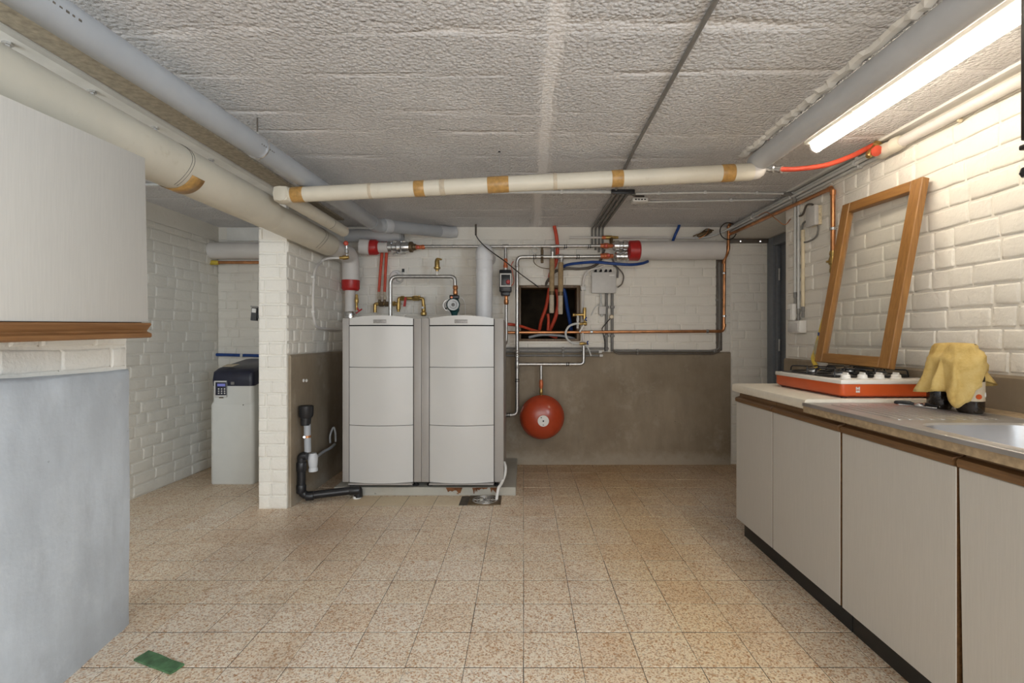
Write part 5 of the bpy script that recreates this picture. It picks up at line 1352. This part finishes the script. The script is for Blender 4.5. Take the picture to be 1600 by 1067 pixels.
# thin grey pipes above the header
conduit('thin pale pipe above the red cap running to the corner', [P(890, 371, 4.31), P(1000, 371, 4.31), P(1085, 372, 4.31)], .0095, M['lagging_white'], [], .02, 'pipes above the header')
conduit('pale cable rising from corner to the wall head', [P(1085, 372, 4.30), P(1110, 370, 4.29), P(1130, 362, 4.24), P(1150, 352, 4.10), P(1175, 338, 3.85)], .009, M['conduit_pale'], [], .06, 'pipes above the header')
tg = thing('old_fitting', 'rusty old pipe fitting with cloth wisps in the ceiling corner', 'fitting', P(1100, 365, 4.3))
L1('fitting_body', P(1090, 369, 4.29), P(1112, 361, 4.29), [(0, .012), (.2, .02), (.5, .026), (.7, .02), (1, .012)], M['bronze'], tg, 10)
hose('root_strand', [P(1083, 369, 4.28), P(1095, 364, 4.27), P(1104, 358, 4.27), P(1115, 360, 4.28)], .005, M['bronze'], tg); hose('root_strand', [P(1092, 373, 4.28), P(1103, 366, 4.26), P(1108, 357, 4.27)], .004, M['copper'], tg)
cable('coil of black cable hanging at the ceiling corner', [P(1138 + 13 * math.cos(t), 361 + 13 * math.sin(t), 4.17) for t in [R(20 + 30 * k) for k in range(12)]], .0045, 'black_rubber')
bz = thing('old_fitting', 'brass tee fitting above the upper orange valve', 'fitting', P(950, 372, 4.3))
L1('tee_body', P(940, 371, 4.305), P(966, 371, 4.305), [(0, .011), (.2, .014), (.25, .018), (.6, .018), (.65, .014), (1, .012)], M['brass'], bz, 12); L1('tee_drop', P(955, 371, 4.305), P(955, 384, 4.27), [(0, .016), (1, .014)], M['bronze'], bz, 10)
L1('copper_nut', P(941, 371, 4.30), P(946, 371, 4.30), [(0, .016), (1, .016)], M['orange_copper'], bz, 8)

# ------------------------------------------------------------------ drain pipes beside the boilers
bd_ = thing('waste_pipe', 'black plastic waste pipe with funnel beside first boiler', 'pipe', (-1.47, 3.335, 0))
L1('funnel', P(478.5, 634, 3.335), P(477.5, 664, 3.335), [(0, .047), (.5, .047), (.6, .040), (.62, .034), (1, .032)], M['black'], bd_, 22)
L1('funnel_inside', P(478.5, 633.6, 3.335), P(478.5, 634.4, 3.335), [(0, .040), (1, .040)], M['gap'], bd_, 22)
L1('grey_pipe', P(480, 662, 3.335), P(481, 706, 3.335), [(0, .022), (1, .022)], M['pvc'], bd_, 18)
L1('clamp', P(480.2, 680, 3.335), P(480.3, 683.5, 3.335), [(0, .025), (1, .025)], M['copper'], bd_, 16)
B1('clamp_stem', P(472, 683.5, 3.335), P(478, 681.5, 3.34), M['silver'], bd_); L1('clamp_screw', P(475.5, 682.8, 3.32), P(475.5, 682.8, 3.305), [(0, .010), (1, .008)], M['silver'], bd_, 10)
L1('white_trap', P(488.5, 708, 3.36), P(489.5, 736, 3.36), [(0, .024), (.2, .034), (.6, .030), (.8, .026), (.85, .030), (1, .030)], M['pvc_light'], bd_, 18)
zlow = .045
tube('pipe', [P(480, 712, 3.32), P(471, 712, 3.32), Vector((P(471, 740, 3.32).x, 3.32, zlow)), Vector((P(560, 760, 3.44).x, 3.428, zlow + .012))], .0265, M['black'], bd_, .06, 18)
for a_, b_ in (((471, 722), (471, 736)), ((470.8, 757), (470.8, 770))): L1('collar', P(*a_, 3.32), P(*b_, 3.32), [(0, .029), (.1, .0315), (.9, .0315), (1, .029)], M['black'], bd_, 18)
L1('collar', (P(478, 770, 3.32).x, 3.321, zlow + .001), (P(489, 770, 3.32).x, 3.333, zlow + .002), [(0, .029), (.1, .0315), (.9, .0315), (1, .029)], M['black'], bd_, 18)
L1('collar', (P(540, 770, 3.335).x, 3.412, zlow + .0095), (P(555, 770, 3.335).x, 3.426, zlow + .0115), [(0, .029), (.1, .0315), (.9, .0315), (1, .029)], M['black'], bd_, 18)
tube('end_elbow', [(P(553, 765, 3.43).x, 3.428, zlow + .0115), (P(559.5, 765, 3.43).x, 3.43, zlow + .012), (P(560, 765, 3.43).x, 3.43, .008)], .030, M['black'], bd_, .03, 16)
L1('white_seal', (P(558, 765, 3.43).x, 3.43, .0), (P(558, 765, 3.43).x, 3.43, .016), [(0, .030), (1, .028)], M['white'], bd_, 16)
hose('thin_tube', [P(492, 716, 3.38), P(505, 706, 3.58), P(516, 700, 3.70), P(523, 694, 3.80)], .010, M['pvc'], bd_)
hose('tube_loop', [P(516, 692, 3.78), P(516, 680, 3.78), P(521, 668, 3.80), P(524, 676, 3.80), P(524.5, 690, 3.80)], .008, M['pvc'], bd_)
wp2 = thing('wall_plug', 'white double wall plug in cement side of pier', 'plug', P(475, 595, 3.4))
for px in (474, 478.5): 
    c_ = P(px, 594.5, 3.385); yy_ = -1.5215 * FPX / (px - CX); c_ = P(px, 594.5, yy_); L1('plug_head', c_ - Vector((.004, 0, 0)), c_ + Vector((.008, 0, 0)), [(0, .012), (.7, .011), (1, .007)], M['white'], wp2, 10)

# ------------------------------------------------------------------ water softener in the passage
ws_ = thing('water_softener', 'grey water softener cabinet with dark lid and keypad in the passage', 'softener', (-2.21, 3.97, 0))
wx0, wx1, wy0, wy1 = -2.378, -2.045, 3.742, 4.24
bm = NB(); mx_, my_ = (wx0 + wx1) / 2, (wy0 + wy1) / 2; hx_, hy_ = (wx1 - wx0) / 2, (wy1 - wy0) / 2
lv_ = [(.0, -.006, .02), (.012, 0, .03), (.60, 0, .03), (.612, -.004, .03), (.625, -.010, .03), (.77, -.012, .03)]
ls = [[bm.verts.new((x, y, z)) for x, y in rrect(mx_, my_, hx_ + d, hy_ + d, r, 5)] for z, d, r in lv_]
for v in ls[-1]: v.co.z = .745 + .11 * max(0, (v.co.y - wy0 - .05) / (wy1 - wy0)) + (.0)
for A, Bq in zip(ls, ls[1:]):
    for k in range(len(A)): bm.faces.new((A[k], A[(k + 1) % len(A)], Bq[(k + 1) % len(A)], Bq[k]))
bm.faces.new(ls[0][::-1]); bm.faces.new(ls[-1])
obj('tank', bm, M['softener'], ws_, 40)
bm = NB()
lv_ = [(0, -.008, .03), (.04, -.006, .03), (.085, -.010, .035), (.10, -.03, .04)]
ls = []
for dz, d, r in lv_:
    ring = []
    for x, y in rrect(mx_, my_, hx_ + d, hy_ + d, r, 5):
        s = max(0, min(1, (y - wy0) / (wy1 - wy0)))
        zb0 = .7455 + .11 * max(0, s - .1); zt0 = .852 + .085 * (s ** .6)
        ring.append(bm.verts.new((x, y, zb0 + (zt0 - zb0) * dz / .10)))
    ls.append(ring)
for A, Bq in zip(ls, ls[1:]):
    for k in range(len(A)): bm.faces.new((A[k], A[(k + 1) % len(A)], Bq[(k + 1) % len(A)], Bq[k]))
bm.faces.new(ls[0][::-1]); bm.faces.new(ls[-1])
lid = obj('lid', bm, M['navy'], ws_, 40)
kp = B1('keypad', P(334, 620.5, wy0 - .004), P(356.5, 594.5, wy0 + .02), M['grey_box'], ws_, .004)
B1('keypad_face', P(336.5, 617.5, wy0 - .007), P(354.2, 597, wy0 - .002), M['navy'], kp, .001)
B1('display', P(339.5, 603.5, wy0 - .0085), P(352, 599.5, wy0 - .006), M['screen'], kp)
for r_ in range(3):
    for c_ in range(3): B1('key', P(340.5 + c_ * 4.6, 608.6 + r_ * 3.4, wy0 - .0095), P(343 + c_ * 4.6, 606.6 + r_ * 3.4, wy0 - .006), M['grey_box'], kp)
B1('small_sticker', P(360.5, 601, wy0 + .001), P(367, 596.5, wy0 + .012), M['conduit'], lid)
B1('tag_plate', P(342, 622, wy0 - .003), P(349, 620.5, wy0 + .005), M['bronze'], kp)
bm = NB(); 
vs = [bm.verts.new(v) for v in ((-2.32, 3.80, .889), (-2.24, 3.80, .889), (-2.22, 3.86, .9045), (-2.31, 3.86, .9045))]; bm.faces.new(vs)
o = obj('paper_sticker', bm, M['paper'], lid); md = o.modifiers.new('s', 'SOLIDIFY'); md.thickness = .002
L1('hole', P(380, 632.5, wy0 + .002), P(380, 632.5, wy0 - .0015), [(0, .004), (1, .004)], M['gap'], ws_, 8)

# passage back wall fittings
lq = thing('lagged_pipe', 'pale lagged pipe across back wall of the passage', 'pipe', (-2.2, 4.24, 1.84))
zz_ = P(360, 391.5, 4.24).z
L1('lagging', (-2.682, 4.245, zz_), (-1.725, 4.245, zz_), [(0, .072), (1, .072)], M['lagging_white'], lq, 24)
cq = thing('copper_pipe', 'copper pipe with yellow tape below lagged pipe in the passage', 'pipe', (-2.2, 4.24, 1.75))
zq = P(360, 410, 4.25).z
tube('tube', [(-2.68, 4.25, zq), (-1.725, 4.25, zq)], .013, M['copper'], cq, n=12)
L1('yellow_tape', P(327, 410, 4.25), P(342, 410.5, 4.25), [(0, .018), (.1, .021), (.8, .020), (1, .016)], M['yellow'], cq, 12)
pb_ = thing('wall_board', 'white board strip on passage back wall under the ceiling', 'board', (-2.2, YB, 1.98))
B1('board', (-2.60, YB - .022, 1.962), (-1.725, YB - .001, 2.075), M['batten'], pb_, .003)
bl = thing('water_pipe', 'blue water pipe across passage wall above the softener', 'pipe', (-2.2, 4.31, .95))
zb2 = P(370, 555, 4.31).z
tube('tube', [P(334, 554, 4.315), P(420, 556, 4.315)], .0135, M['blue'], bl, n=12)
B1('clip', P(378.5, 558, 4.295), P(381, 552.5, YB + .004), M['conduit_pale'], bl)
mb = thing('wall_phone', 'small black handset with pale screen hung at the pier edge', 'handset', P(398, 490, 3.28))
bm = NB(); c_ = P(398.2, 490, 3.30)
def tb(name, u0, u1, v0, v1, y0, y1, mat, par=mb):
    bm = box(NB(), (u0, y0, v0), (u1, y1, v1), .002, 1); rot = Matrix.Rotation(R(5), 4, 'Y')
    for v in bm.verts: v.co = rot @ v.co + c_
    return obj(name, bm, M[mat], par, 35)
hb = tb('handset', -.020, .020, -.047, .040, -.012, .012, 'black'); tb('screen', -.015, .013, .006, .034, -.014, -.011, 'grey_box', hb); tb('wall_arm', .018, .07, -.03, .045, -.006, .006, 'black'); tb('top_clip', -.03, .022, .042, .05, -.008, .008, 'conduit')

# green glass shard on the floor
def FP(px, py): return P(px, py, FPX * EYE / (py - CY))
bm = NB(); q4 = [FP(209, 1033), FP(232, 1019), FP(288, 1040), FP(266, 1054.5)]
q8 = []
for A, Bq in zip(q4, q4[1:] + q4[:1]): q8 += [A, A.lerp(Bq, .33) + Vector((random.uniform(-.002, .002), random.uniform(-.002, .002), 0)), A.lerp(Bq, .66) + Vector((random.uniform(-.002, .002), random.uniform(-.002, .002), 0))]
lowv = [bm.verts.new((v.x, v.y, .0008)) for v in q8]; topv = [bm.verts.new((v.x, v.y, .0075)) for v in q8]
for k in range(len(q8)): bm.faces.new((lowv[k], lowv[(k + 1) % len(q8)], topv[(k + 1) % len(q8)], topv[k]))
bm.faces.new(topv); bm.faces.new(lowv[::-1])
tag(obj('glass_piece', bm, M['glass_green']), 'flat green glass piece lying on the floor by the near partition', 'glass piece')
